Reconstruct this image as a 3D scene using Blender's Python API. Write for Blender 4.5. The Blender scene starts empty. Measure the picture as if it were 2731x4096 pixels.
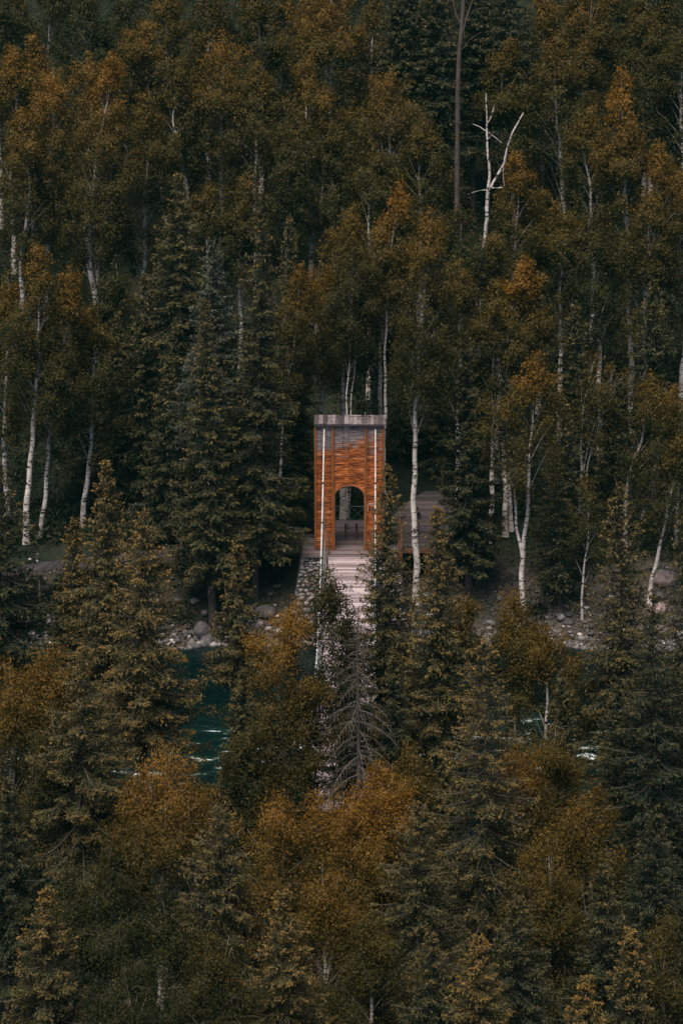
import bpy, bmesh, math, time
import numpy as np
from mathutils import Vector
T0 = time.time()
rng = np.random.default_rng(7)
C = bpy.context.scene
COL = C.collection
PI = math.pi

# ------------------------------------------------------------------ view
CAMZ = 48.0; PITCH = math.radians(17.0); F = 10050.0   # F in photo pixels (2731 x 4096)
def row_tan(row):                     # tangent of the depression angle at a picture row
    return math.tan(PITCH + math.atan((row - 2048.0) / F))
def world(px, row, Y):                # point on the ray of a pixel at ground distance Y
    z = CAMZ - Y * row_tan(row)
    d = Y * math.cos(PITCH) + (CAMZ - z) * math.sin(PITCH)
    return ((px - 1365.5) / F * d, Y, z)
K = 2731.0 / 1568.0
def wd(dx, dy, Y): return world(dx * K, dy * K, Y)
def ppm(Y, z):                        # photo pixels per metre
    return F / (Y * math.cos(PITCH) + (CAMZ - z) * math.sin(PITCH))

# ------------------------------------------------------------------ helpers
def smooth(a, b, x):
    t = np.clip((np.asarray(x, float) - a) / (b - a), 0, 1); return t * t * (3 - 2 * t)
def ground_z(x, y):
    x = np.asarray(x, float); y = np.asarray(y, float)
    shore = 144.6 + 0.9 * np.sin(x * 0.21 + 1.0) + 0.5 * np.sin(x * 0.63)
    near = 109.5 + 1.0 * np.sin(x * 0.17)
    z = np.full(np.broadcast(x, y).shape, -6.2)
    far = -4.9 + 3.3 * smooth(-0.6, 6.0, y - shore) + 0.6 * smooth(5, 12, y - shore)
    far = far + 0.50 * np.maximum(0, y - 160.0) + 0.12 * np.maximum(0, y - 182.0)
    z = np.where(y > shore - 0.6, far, z)
    nr = -4.9 + 1.6 * smooth(0, 3.0, near + 0.6 - y) + 0.055 * np.maximum(0, near - 3 - y)
    nr = nr + 0.70 * np.maximum(0, 58.0 - y)
    z = np.where(y < near + 0.6, np.minimum(nr, 45.5), z)
    bump = 0.16 * np.sin(x * 0.9 + y * 0.35) + 0.12 * np.sin(x * 0.37 - y * 1.1) + 0.35 * np.sin(x * 0.11 + y * 0.07)
    return z + bump * np.where((y > shore + 1) | (y < near - 1), 1, 0.3)
def gz(x, y): return float(ground_z(x, y))

def mesh_from(name, verts, faces_idx, nper, mat, parent=None, attr=None, smoothf=False, loc=None):
    """verts (n,3); faces_idx flat index array, nper verts per face"""
    me = bpy.data.meshes.new(name)
    v = np.asarray(verts, np.float32); f = np.asarray(faces_idx, np.int32).ravel()
    nf = len(f) // nper
    me.vertices.add(len(v)); me.vertices.foreach_set('co', v.ravel())
    me.loops.add(len(f)); me.loops.foreach_set('vertex_index', f)
    me.polygons.add(nf)
    me.polygons.foreach_set('loop_start', np.arange(0, nf * nper, nper, dtype=np.int32))
    if smoothf: me.polygons.foreach_set('use_smooth', np.ones(nf, bool))
    else: me.polygons.foreach_set('use_smooth', np.zeros(nf, bool))
    me.update(calc_edges=True)
    if attr is not None:
        a = me.attributes.new('tone', 'FLOAT', 'FACE'); a.data.foreach_set('value', np.asarray(attr, np.float32))
    me.materials.append(mat)
    o = bpy.data.objects.new(name, me); COL.objects.link(o)
    if parent is not None: o.parent = parent
    if loc is not None: o.location = loc
    return o
def tag(o, label=None, cat=None, group=None, kind=None):
    if label: o['label'] = label
    if cat: o['category'] = cat
    if group: o['group'] = group
    if kind: o['kind'] = kind
    return o
def empty(name, loc, label, cat, group=None, rz=0):
    o = bpy.data.objects.new(name, None); COL.objects.link(o); o.location = loc
    o.rotation_euler = (0, 0, rz); o.empty_display_size = 0.3
    return tag(o, label, cat, group)

class MB:                              # collects solids into one mesh
    def __init__(s): s.bm = bmesh.new()
    def box(s, c, d, rot=None):
        x, y, z = d[0] / 2, d[1] / 2, d[2] / 2
        pts = [Vector(p) for p in ((-x,-y,-z),(x,-y,-z),(x,y,-z),(-x,y,-z),(-x,-y,z),(x,-y,z),(x,y,z),(-x,y,z))]
        if rot is not None: pts = [rot @ p for p in pts]
        vs = [s.bm.verts.new(p + Vector(c)) for p in pts]
        for q in ((0,3,2,1),(4,5,6,7),(0,1,5,4),(1,2,6,5),(2,3,7,6),(3,0,4,7)): s.bm.faces.new([vs[i] for i in q])
        return s
    def hexa(s, pts):
        vs = [s.bm.verts.new(p) for p in pts]
        for q in ((0,3,2,1),(4,5,6,7),(0,1,5,4),(1,2,6,5),(2,3,7,6),(3,0,4,7)): s.bm.faces.new([vs[i] for i in q])
        return s
    def tube(s, pts, rad, n=8):
        pts = [Vector(p) for p in pts]
        rad = rad if hasattr(rad, '__len__') else [rad] * len(pts)
        rings = []
        for i, p in enumerate(pts):
            t = (pts[min(i + 1, len(pts) - 1)] - pts[max(i - 1, 0)]).normalized()
            u = t.cross(Vector((0, 0, 1))) if abs(t.z) < 0.95 else t.cross(Vector((1, 0, 0)))
            u.normalize(); w = t.cross(u)
            rings.append([s.bm.verts.new(p + (u * math.cos(a) + w * math.sin(a)) * rad[i]) for a in [2 * PI * k / n for k in range(n)]])
        for a, b in zip(rings, rings[1:]):
            for k in range(n): s.bm.faces.new((a[k], a[(k + 1) % n], b[(k + 1) % n], b[k]))
        s.bm.faces.new(rings[0][::-1]); s.bm.faces.new(rings[-1])
        return s
    def build(s, name, mat, parent=None, bevel=0, smoothf=False):
        bmesh.ops.recalc_face_normals(s.bm, faces=s.bm.faces)
        me = bpy.data.meshes.new(name); s.bm.to_mesh(me); s.bm.free(); me.materials.append(mat)
        if smoothf:
            for p in me.polygons: p.use_smooth = True
        o = bpy.data.objects.new(name, me); COL.objects.link(o)
        if parent is not None: o.parent = parent
        if bevel:
            m = o.modifiers.new('bevel', 'BEVEL'); m.width = bevel; m.segments = 1; m.limit_method = 'ANGLE'
        return o

def tubes_np(lines, nside):
    """lines: list of (pts (k,3), radii (k,)) -> verts, quad idx"""
    V = []; Fc = []; base = 0
    ang = np.arange(nside) * 2 * PI / nside
    ca, sa = np.cos(ang), np.sin(ang)
    for pts, rad in lines:
        pts = np.asarray(pts, float); rad = np.asarray(rad, float); k = len(pts)
        t = np.gradient(pts, axis=0); t /= np.linalg.norm(t, axis=1)[:, None] + 1e-9
        ref = np.array([0.31, 0.95, 0.05]); u = np.cross(t, ref); u /= np.linalg.norm(u, axis=1)[:, None] + 1e-9
        w = np.cross(t, u)
        ring = pts[:, None, :] + (u[:, None, :] * ca[None, :, None] + w[:, None, :] * sa[None, :, None]) * rad[:, None, None]
        V.append(ring.reshape(-1, 3))
        i = np.arange(k - 1)[:, None] * nside; j = np.arange(nside)[None, :]; j2 = (j + 1) % nside
        q = np.stack([i + j, i + j2, i + nside + j2, i + nside + j], -1).reshape(-1, 4) + base
        Fc.append(q); base += k * nside
    return np.concatenate(V), np.concatenate(Fc)

# ------------------------------------------------------------------ materials
def new_mat(name):
    m = bpy.data.materials.new(name); m.use_nodes = True
    nt = m.node_tree; nt.nodes.clear()
    out = nt.nodes.new('ShaderNodeOutputMaterial')
    return m, nt, out
def N(nt, t, **kw):
    n = nt.nodes.new(t)
    for k, v in kw.items():
        if hasattr(n, k): setattr(n, k, v)
        else: n.inputs[k].default_value = v
    return n
def ramp(nt, stops, fac=None):
    r = nt.nodes.new('ShaderNodeValToRGB'); e = r.color_ramp.elements
    while len(e) < len(stops): e.new(0.5)
    for i, (p, c) in enumerate(stops):
        e[i].position = p; e[i].color = (*c, 1) if len(c) == 3 else c
    if fac is not None: nt.links.new(fac, r.inputs[0])
    return r
def leaf_mat(name, stops, transl=0.38, rough=0.6):
    m, nt, out = new_mat(name)
    a = N(nt, 'ShaderNodeAttribute', attribute_name='tone')
    r = ramp(nt, stops, a.outputs['Fac'])
    p = N(nt, 'ShaderNodeBsdfPrincipled'); p.inputs['Roughness'].default_value = rough
    p.inputs['Specular IOR Level'].default_value = 0.25
    nt.links.new(r.outputs[0], p.inputs['Base Color'])
    t = N(nt, 'ShaderNodeBsdfTranslucent'); nt.links.new(r.outputs[0], t.inputs[0])
    mx = N(nt, 'ShaderNodeMixShader'); mx.inputs[0].default_value = transl
    nt.links.new(p.outputs[0], mx.inputs[1]); nt.links.new(t.outputs[0], mx.inputs[2])
    nt.links.new(mx.outputs[0], out.inputs[0]); return m
def noise_mat(name, stops, scale=3.0, stretch=(1, 1, 1), rough=0.8, bump=0.0, detail=5, spec=0.3, coord='Object'):
    m, nt, out = new_mat(name)
    tc = N(nt, 'ShaderNodeTexCoord'); mp = N(nt, 'ShaderNodeMapping'); mp.inputs['Scale'].default_value = stretch
    nt.links.new(tc.outputs[coord], mp.inputs[0])
    n = N(nt, 'ShaderNodeTexNoise'); n.inputs['Scale'].default_value = scale; n.inputs['Detail'].default_value = detail
    n.inputs['Roughness'].default_value = 0.65
    nt.links.new(mp.outputs[0], n.inputs['Vector'])
    r = ramp(nt, stops, n.outputs['Fac'])
    p = N(nt, 'ShaderNodeBsdfPrincipled'); p.inputs['Roughness'].default_value = rough
    p.inputs['Specular IOR Level'].default_value = spec
    nt.links.new(r.outputs[0], p.inputs['Base Color'])
    if bump:
        b = N(nt, 'ShaderNodeBump'); b.inputs['Strength'].default_value = bump; b.inputs['Distance'].default_value = 0.05
        nt.links.new(n.outputs['Fac'], b.inputs['Height']); nt.links.new(b.outputs[0], p.inputs['Normal'])
    nt.links.new(p.outputs[0], out.inputs[0]); return m

M = {}
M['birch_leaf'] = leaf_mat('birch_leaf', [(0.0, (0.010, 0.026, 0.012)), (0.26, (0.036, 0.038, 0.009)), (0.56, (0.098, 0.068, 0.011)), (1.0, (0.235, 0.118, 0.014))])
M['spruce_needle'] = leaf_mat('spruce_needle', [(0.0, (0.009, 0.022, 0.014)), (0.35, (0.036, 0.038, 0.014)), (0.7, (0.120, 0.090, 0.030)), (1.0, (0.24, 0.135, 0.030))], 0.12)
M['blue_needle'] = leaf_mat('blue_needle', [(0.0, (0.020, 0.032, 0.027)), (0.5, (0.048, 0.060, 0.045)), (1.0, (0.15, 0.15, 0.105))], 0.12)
M['undergrowth'] = leaf_mat('undergrowth_leaf', [(0.0, (0.012, 0.022, 0.010)), (0.7, (0.035, 0.040, 0.014)), (1.0, (0.10, 0.075, 0.03))], 0.2)
M['bark_grey'] = noise_mat('bark_grey', [(0.3, (0.035, 0.028, 0.025)), (0.7, (0.14, 0.11, 0.10))], 6, (1, 1, 0.25), bump=0.6)
M['bark_dead'] = noise_mat('bark_dead', [(0.3, (0.04, 0.034, 0.032)), (0.7, (0.15, 0.125, 0.115))], 6, (1, 1, 0.3), bump=0.4)

def birch_bark(name, white, thr):
    m, nt, out = new_mat(name)
    tc = N(nt, 'ShaderNodeTexCoord')
    mp = N(nt, 'ShaderNodeMapping'); mp.inputs['Scale'].default_value = (2.2, 2.2, 6.5); nt.links.new(tc.outputs['Object'], mp.inputs[0])
    n = N(nt, 'ShaderNodeTexNoise'); n.inputs['Scale'].default_value = 1.0; n.inputs['Detail'].default_value = 6; n.inputs['Roughness'].default_value = 0.7
    nt.links.new(mp.outputs[0], n.inputs['Vector'])
    r = ramp(nt, [(thr - 0.05, (0.018, 0.018, 0.018)), (thr, (0.10, 0.095, 0.09)), (thr + 0.03, white), (1.0, tuple(c * 1.1 for c in white))], n.outputs['Fac'])
    n2 = N(nt, 'ShaderNodeTexNoise'); n2.inputs['Scale'].default_value = 0.9; n2.inputs['Detail'].default_value = 4
    nt.links.new(tc.outputs['Object'], n2.inputs['Vector'])
    r2 = ramp(nt, [(0.35, (0.55, 0.53, 0.50)), (0.6, (1, 1, 1))], n2.outputs['Fac'])
    mx = N(nt, 'ShaderNodeMixRGB', blend_type='MULTIPLY'); mx.inputs[0].default_value = 1
    nt.links.new(r.outputs[0], mx.inputs[1]); nt.links.new(r2.outputs[0], mx.inputs[2])
    p = N(nt, 'ShaderNodeBsdfPrincipled'); p.inputs['Roughness'].default_value = 0.65
    nt.links.new(mx.outputs[0], p.inputs['Base Color'])
    nt.links.new(p.outputs[0], out.inputs[0]); return m
M['birch_bark'] = birch_bark('birch_bark', (0.72, 0.66, 0.64), 0.44)
M['birch_bark_old'] = birch_bark('birch_bark_old', (0.50, 0.46, 0.44), 0.47)
M['twig'] = noise_mat('birch_limb_bark', [(0.35, (0.10, 0.08, 0.07)), (0.6, (0.40, 0.35, 0.32))], 3, (1, 1, 1))

def ground_mat():
    m, nt, out = new_mat('forest_ground')
    tc = N(nt, 'ShaderNodeTexCoord')
    n = N(nt, 'ShaderNodeTexNoise'); n.inputs['Scale'].default_value = 0.45; n.inputs['Detail'].default_value = 9; n.inputs['Roughness'].default_value = 0.7
    nt.links.new(tc.outputs['Object'], n.inputs['Vector'])
    r = ramp(nt, [(0.35, (0.006, 0.012, 0.008)), (0.5, (0.012, 0.018, 0.010)), (0.62, (0.028, 0.026, 0.018)), (0.75, (0.055, 0.045, 0.038))], n.outputs['Fac'])
    # bare earth on the river banks
    at = N(nt, 'ShaderNodeAttribute', attribute_name='bare')
    n2 = N(nt, 'ShaderNodeTexNoise'); n2.inputs['Scale'].default_value = 2.4; n2.inputs['Detail'].default_value = 8; n2.inputs['Roughness'].default_value = 0.75
    nt.links.new(tc.outputs['Object'], n2.inputs['Vector'])
    e = ramp(nt, [(0.35, (0.05, 0.042, 0.038)), (0.5, (0.15, 0.115, 0.11)), (0.65, (0.27, 0.22, 0.215))], n2.outputs['Fac'])
    mx = N(nt, 'ShaderNodeMixRGB'); nt.links.new(at.outputs['Fac'], mx.inputs[0])
    nt.links.new(r.outputs[0], mx.inputs[1]); nt.links.new(e.outputs[0], mx.inputs[2])
    p = N(nt, 'ShaderNodeBsdfPrincipled'); p.inputs['Roughness'].default_value = 0.9; p.inputs['Specular IOR Level'].default_value = 0.2
    nt.links.new(mx.outputs[0], p.inputs['Base Color'])
    b = N(nt, 'ShaderNodeBump'); b.inputs['Strength'].default_value = 0.8; b.inputs['Distance'].default_value = 0.15
    nt.links.new(n2.outputs['Fac'], b.inputs['Height']); nt.links.new(b.outputs[0], p.inputs['Normal'])
    nt.links.new(p.outputs[0], out.inputs[0]); return m
M['ground'] = ground_mat()

def water_mat():
    m, nt, out = new_mat('river_water')
    tc = N(nt, 'ShaderNodeTexCoord')
    mp = N(nt, 'ShaderNodeMapping'); mp.inputs['Scale'].default_value = (0.55, 1.7, 1); nt.links.new(tc.outputs['Object'], mp.inputs[0])
    n = N(nt, 'ShaderNodeTexNoise'); n.inputs['Scale'].default_value = 0.8; n.inputs['Detail'].default_value = 9; n.inputs['Roughness'].default_value = 0.68; n.inputs['Distortion'].default_value = 0.6
    nt.links.new(mp.outputs[0], n.inputs['Vector'])
    big = N(nt, 'ShaderNodeTexNoise'); big.inputs['Scale'].default_value = 0.16; big.inputs['Detail'].default_value = 2
    nt.links.new(tc.outputs['Object'], big.inputs['Vector'])
    # rapids (foam) towards the near side of the river, calm pool under the far bank
    sep = N(nt, 'ShaderNodeSeparateXYZ'); nt.links.new(tc.outputs['Object'], sep.inputs[0])
    mr = N(nt, 'ShaderNodeMapRange'); mr.inputs['From Min'].default_value = 140; mr.inputs['From Max'].default_value = 128
    mr.inputs['To Min'].default_value = -0.16; mr.inputs['To Max'].default_value = 0.03
    nt.links.new(sep.outputs['Y'], mr.inputs['Value'])
    mr2 = N(nt, 'ShaderNodeMapRange'); mr2.inputs['From Min'].default_value = 118; mr2.inputs['From Max'].default_value = 126
    mr2.inputs['To Min'].default_value = -0.10; mr2.inputs['To Max'].default_value = 0.0; nt.links.new(sep.outputs['Y'], mr2.inputs['Value'])
    a0 = N(nt, 'ShaderNodeMath', operation='ADD'); nt.links.new(mr.outputs[0], a0.inputs[0]); nt.links.new(mr2.outputs[0], a0.inputs[1])
    ad = N(nt, 'ShaderNodeMath', operation='ADD'); nt.links.new(n.outputs['Fac'], ad.inputs[0]); nt.links.new(a0.outputs[0], ad.inputs[1])
    ad2 = N(nt, 'ShaderNodeMath', operation='MULTIPLY_ADD'); nt.links.new(big.outputs['Fac'], ad2.inputs[0]); ad2.inputs[1].default_value = 0.35; nt.links.new(ad.outputs[0], ad2.inputs[2])
    r = ramp(nt, [(0.50, (0.001, 0.007, 0.008)), (0.70, (0.003, 0.013, 0.012)), (0.78, (0.010, 0.032, 0.029)), (0.83, (0.55, 0.62, 0.62))], ad2.outputs[0])
    rr = ramp(nt, [(0.78, (0.12,) * 3), (0.80, (0.7,) * 3)], ad2.outputs[0])
    p = N(nt, 'ShaderNodeBsdfPrincipled'); p.inputs['Specular IOR Level'].default_value = 0.35
    nt.links.new(r.outputs[0], p.inputs['Base Color']); nt.links.new(rr.outputs[0], p.inputs['Roughness'])
    b = N(nt, 'ShaderNodeBump'); b.inputs['Strength'].default_value = 0.35; b.inputs['Distance'].default_value = 0.12
    nt.links.new(n.outputs['Fac'], b.inputs['Height']); nt.links.new(b.outputs[0], p.inputs['Normal'])
    nt.links.new(p.outputs[0], out.inputs[0]); return m
M['water'] = water_mat()
M['stone'] = noise_mat('river_stone', [(0.3, (0.035, 0.035, 0.04)), (0.55, (0.10, 0.09, 0.10)), (0.75, (0.20, 0.18, 0.19))], 2.5, rough=0.8, bump=0.4)
M['stone_pink'] = noise_mat('pale_boulder', [(0.3, (0.20, 0.15, 0.15)), (0.7, (0.36, 0.28, 0.28))], 2.0, rough=0.8, bump=0.3)
M['cobble'] = noise_mat('cobble_stone', [(0.30, (0.10, 0.10, 0.11)), (0.5, (0.26, 0.25, 0.26)), (0.7, (0.50, 0.45, 0.45))], 2.2, rough=0.7, bump=0.3)
M['mortar'] = noise_mat('dark_mortar', [(0.3, (0.02, 0.02, 0.022)), (0.7, (0.05, 0.05, 0.05))], 6)
M['white_tube'] = noise_mat('white_cable_sheath', [(0.35, (0.36, 0.34, 0.34)), (0.6, (0.66, 0.64, 0.64))], 3, rough=0.5)
M['rust'] = noise_mat('rusty_clamp', [(0.3, (0.03, 0.02, 0.018)), (0.7, (0.12, 0.05, 0.03))], 20)
M['iron'] = noise_mat('dark_iron', [(0.3, (0.02, 0.025, 0.027)), (0.7, (0.06, 0.065, 0.07))], 8, rough=0.5)
M['iron_teal'] = noise_mat('teal_iron', [(0.3, (0.07, 0.12, 0.12)), (0.7, (0.14, 0.20, 0.20))], 8, rough=0.5)
M['post_wood'] = noise_mat('stained_post', [(0.3, (0.14, 0.05, 0.018)), (0.7, (0.34, 0.13, 0.045))], 4, (3, 3, 0.4), bump=0.3)
M['beam_wood'] = noise_mat('brown_beam', [(0.3, (0.10, 0.042, 0.028)), (0.7, (0.21, 0.10, 0.07))], 4, (3, 3, 0.5), bump=0.3)
M['black'] = noise_mat('black_wire', [(0.3, (0.01, 0.01, 0.01)), (0.7, (0.03, 0.03, 0.03))], 8)
M['sign_white'] = noise_mat('white_board', [(0.3, (0.60, 0.55, 0.56)), (0.7, (0.75, 0.72, 0.72))], 3)
M['jacket'] = noise_mat('black_jacket', [(0.3, (0.008, 0.009, 0.013)), (0.7, (0.02, 0.022, 0.03))], 6, bump=0.4)
M['trousers'] = noise_mat('brown_trousers', [(0.3, (0.10, 0.055, 0.04)), (0.7, (0.17, 0.10, 0.075))], 6, bump=0.3)
M['skin'] = noise_mat('skin', [(0.3, (0.36, 0.21, 0.15)), (0.7, (0.44, 0.27, 0.20))], 4, rough=0.5)
M['hair'] = noise_mat('dark_hair', [(0.3, (0.008, 0.007, 0.006)), (0.7, (0.02, 0.016, 0.014))], 20, (1, 1, 0.3))

def plank_mat(name, cols, grain=(1, 14, 14), islands=0.5, streak=1.0):
    m, nt, out = new_mat(name)
    tc = N(nt, 'ShaderNodeTexCoord')
    mp = N(nt, 'ShaderNodeMapping'); mp.inputs['Scale'].default_value = grain; nt.links.new(tc.outputs['Object'], mp.inputs[0])
    n = N(nt, 'ShaderNodeTexNoise'); n.inputs['Scale'].default_value = 1.3; n.inputs['Detail'].default_value = 7; n.inputs['Roughness'].default_value = 0.7
    nt.links.new(mp.outputs[0], n.inputs['Vector'])
    geo = N(nt, 'ShaderNodeNewGeometry')
    ma = N(nt, 'ShaderNodeMath', operation='MULTIPLY_ADD'); nt.links.new(geo.outputs['Random Per Island'], ma.inputs[0]); ma.inputs[1].default_value = islands
    nt.links.new(n.outputs['Fac'], ma.inputs[2])
    r = ramp(nt, cols, ma.outputs[0])
    p = N(nt, 'ShaderNodeBsdfPrincipled'); p.inputs['Roughness'].default_value = 0.7; p.inputs['Specular IOR Level'].default_value = 0.3
    nt.links.new(r.outputs[0], p.inputs['Base Color'])
    b = N(nt, 'ShaderNodeBump'); b.inputs['Strength'].default_value = 0.5; b.inputs['Distance'].default_value = 0.01
    nt.links.new(n.outputs['Fac'], b.inputs['Height']); nt.links.new(b.outputs[0], p.inputs['Normal'])
    nt.links.new(p.outputs[0], out.inputs[0]); return m, nt, p, r, tc
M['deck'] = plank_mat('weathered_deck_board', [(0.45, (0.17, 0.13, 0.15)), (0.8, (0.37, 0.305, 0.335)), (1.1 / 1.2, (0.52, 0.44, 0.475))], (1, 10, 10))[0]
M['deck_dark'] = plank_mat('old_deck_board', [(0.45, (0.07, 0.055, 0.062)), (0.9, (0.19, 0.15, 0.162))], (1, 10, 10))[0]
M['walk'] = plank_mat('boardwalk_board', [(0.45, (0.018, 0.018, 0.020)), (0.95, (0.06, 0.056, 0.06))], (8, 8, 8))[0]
M['roof_wood'] = plank_mat('grey_roof_board', [(0.45, (0.035, 0.03, 0.035)), (0.78, (0.085, 0.072, 0.082)), (0.98, (0.24, 0.205, 0.22))], (8, 1, 8), 0.55)[0]
M['hut_roof'] = plank_mat('red_brown_roof_board', [(0.45, (0.06, 0.03, 0.03)), (0.95, (0.20, 0.10, 0.09))], (1, 8, 8), 0.3)[0]
# stained siding with a bleached patch towards the eaves
def siding():
    m, nt, p, r, tc = plank_mat('orange_stained_siding', [(0.40, (0.045, 0.014, 0.007)), (0.50, (0.18, 0.046, 0.011)), (0.62, (0.45, 0.115, 0.021)), (0.72, (0.70, 0.30, 0.13))], (1.6, 11, 11), 0.12)
    sep = N(nt, 'ShaderNodeSeparateXYZ'); nt.links.new(tc.outputs['Object'], sep.inputs[0])
    n = N(nt, 'ShaderNodeTexNoise'); n.inputs['Scale'].default_value = 1.1; n.inputs['Detail'].default_value = 4
    mp = N(nt, 'ShaderNodeMapping'); mp.inputs['Scale'].default_value = (1, 1, 2.5); nt.links.new(tc.outputs['Object'], mp.inputs[0]); nt.links.new(mp.outputs[0], n.inputs['Vector'])
    # bleaching: z + noise - slope*x  (object space: x across, z up)
    a = N(nt, 'ShaderNodeMath', operation='MULTIPLY_ADD'); nt.links.new(sep.outputs['X'], a.inputs[0]); a.inputs[1].default_value = -0.26; nt.links.new(sep.outputs['Z'], a.inputs[2])
    b = N(nt, 'ShaderNodeMath', operation='MULTIPLY_ADD'); nt.links.new(n.outputs['Fac'], b.inputs[0]); b.inputs[1].default_value = 1.6; nt.links.new(a.outputs[0], b.inputs[2])
    mr = N(nt, 'ShaderNodeMapRange'); mr.inputs['From Min'].default_value = 7.45; mr.inputs['From Max'].default_value = 7.8
    nt.links.new(b.outputs[0], mr.inputs['Value'])
    n3 = N(nt, 'ShaderNodeTexNoise'); n3.inputs['Scale'].default_value = 1.4; n3.inputs['Detail'].default_value = 6
    mp3 = N(nt, 'ShaderNodeMapping'); mp3.inputs['Scale'].default_value = (1.3, 1, 12); nt.links.new(tc.outputs['Object'], mp3.inputs[0]); nt.links.new(mp3.outputs[0], n3.inputs['Vector'])
    g = ramp(nt, [(0.35, (0.07, 0.055, 0.06)), (0.5, (0.20, 0.165, 0.175)), (0.7, (0.42, 0.36, 0.37))], n3.outputs['Fac'])
    # pale worn streaks at the side bays
    sx = N(nt, 'ShaderNodeMath', operation='ABSOLUTE'); nt.links.new(sep.outputs['X'], sx.inputs[0])
    wz = N(nt, 'ShaderNodeMapRange'); wz.inputs['From Min'].default_value = 4.8; wz.inputs['From Max'].default_value = 7.4; wz.inputs['To Min'].default_value = -0.15; wz.inputs['To Max'].default_value = 0.14; nt.links.new(sep.outputs['Z'], wz.inputs['Value'])
    st = N(nt, 'ShaderNodeMath', operation='ADD'); nt.links.new(n3.outputs['Fac'], st.inputs[0]); nt.links.new(wz.outputs[0], st.inputs[1])
    sr = N(nt, 'ShaderNodeMapRange'); sr.inputs['From Min'].default_value = 0.56; sr.inputs['From Max'].default_value = 0.66; sr.inputs['To Max'].default_value = 0.8; nt.links.new(st.outputs[0], sr.inputs['Value'])
    mm = N(nt, 'ShaderNodeMath', operation='MAXIMUM'); nt.links.new(mr.outputs[0], mm.inputs[0]); nt.links.new(sr.outputs[0], mm.inputs[1])
    mx = N(nt, 'ShaderNodeMixRGB'); nt.links.new(mm.outputs[0], mx.inputs[0]); nt.links.new(r.outputs[0], mx.inputs[1]); nt.links.new(g.outputs[0], mx.inputs[2])
    nt.links.new(mx.outputs[0], p.inputs['Base Color'])
    return m
M['siding'] = siding()

# ------------------------------------------------------------------ setting
def build_ground():
    xs = np.concatenate([np.linspace(-400, -45, 24)[:-1], np.linspace(-45, 45, 181), np.linspace(45, 400, 24)[1:]])
    ys = np.concatenate([np.linspace(-30, 55, 30)[:-1], np.linspace(55, 105, 80)[:-1], np.linspace(105, 160, 200)[:-1], np.linspace(160, 260, 100)[:-1], np.linspace(260, 520, 20)])
    X, Y = np.meshgrid(xs, ys); Z = ground_z(X, Y)
    Z = np.where(Y > 300, ground_z(X, 300) + (Y - 300) * 0.3, Z)
    Z = np.where(Y < 2, np.maximum(Z, 30) * 0 + np.minimum(ground_z(X, 2), 44.5), Z)
    nx, ny = len(xs), len(ys)
    i = np.arange(ny - 1)[:, None] * nx + np.arange(nx - 1)[None, :]
    q = np.stack([i, i + 1, i + nx + 1, i + nx], -1).reshape(-1, 4)
    o = mesh_from('ground', np.stack([X, Y, Z], -1).reshape(-1, 3), q, 4, M['ground'], smoothf=True)
    sh = 144.6 + 0.9 * np.sin(X * 0.21 + 1.0) + 0.5 * np.sin(X * 0.63)
    pat = 0.5 + 0.5 * np.sin(X * 0.8 + 2) * np.sin(Y * 0.9 + X * 0.3)
    bare = np.clip(1 - smooth(3.0, 6.5, Y - sh), 0, 1) * np.where(Y > sh - 3, 1, 0)
    right = smooth(6, 12, X) * (1 - smooth(6.0, 9.0, Y - sh)) * np.where(Y > sh - 3, 1, 0)
    bare = np.clip(np.maximum(bare * 0.25, right * 0.6) * (0.55 + 0.6 * pat), 0, 1)
    a = o.data.attributes.new('bare', 'FLOAT', 'POINT'); a.data.foreach_set('value', bare.reshape(-1).astype(np.float32))
    tag(o, kind='structure')
build_ground()
w = mesh_from('river_water', [(-400, 105, -4.55), (400, 105, -4.55), (400, 150, -4.55), (-400, 150, -4.55)], [0, 1, 2, 3], 4, M['water']); tag(w, kind='structure')

# ------------------------------------------------------------------ trees
def unit(v): return v / (np.linalg.norm(v, axis=-1, keepdims=True) + 1e-9)
def leaf_quads(P, D, Nn, L, W):
    """P centres, D long axis, Nn rough normal, L half length, W half width"""
    S = unit(np.cross(D, Nn)); L = L[:, None]; W = W[:, None]
    v = np.stack([P - D * L, P + S * W, P + D * L, P - S * W], 1)
    return v.reshape(-1, 3)
def leaf_normals(P, Cc, axis, r):
    o = P - Cc; out = P.copy(); out[:, :2] -= axis; out[:, 2] = 0.0
    return unit(unit(o) * 0.45 + unit(out) * 0.55 + r.normal(0, 0.42, P.shape) + np.array([0, 0, 0.55]))

def bez(a, b, c, k):
    t = np.linspace(0, 1, k)[:, None]; return (1 - t) ** 2 * a + 2 * t * (1 - t) * b + t * t * c

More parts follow.
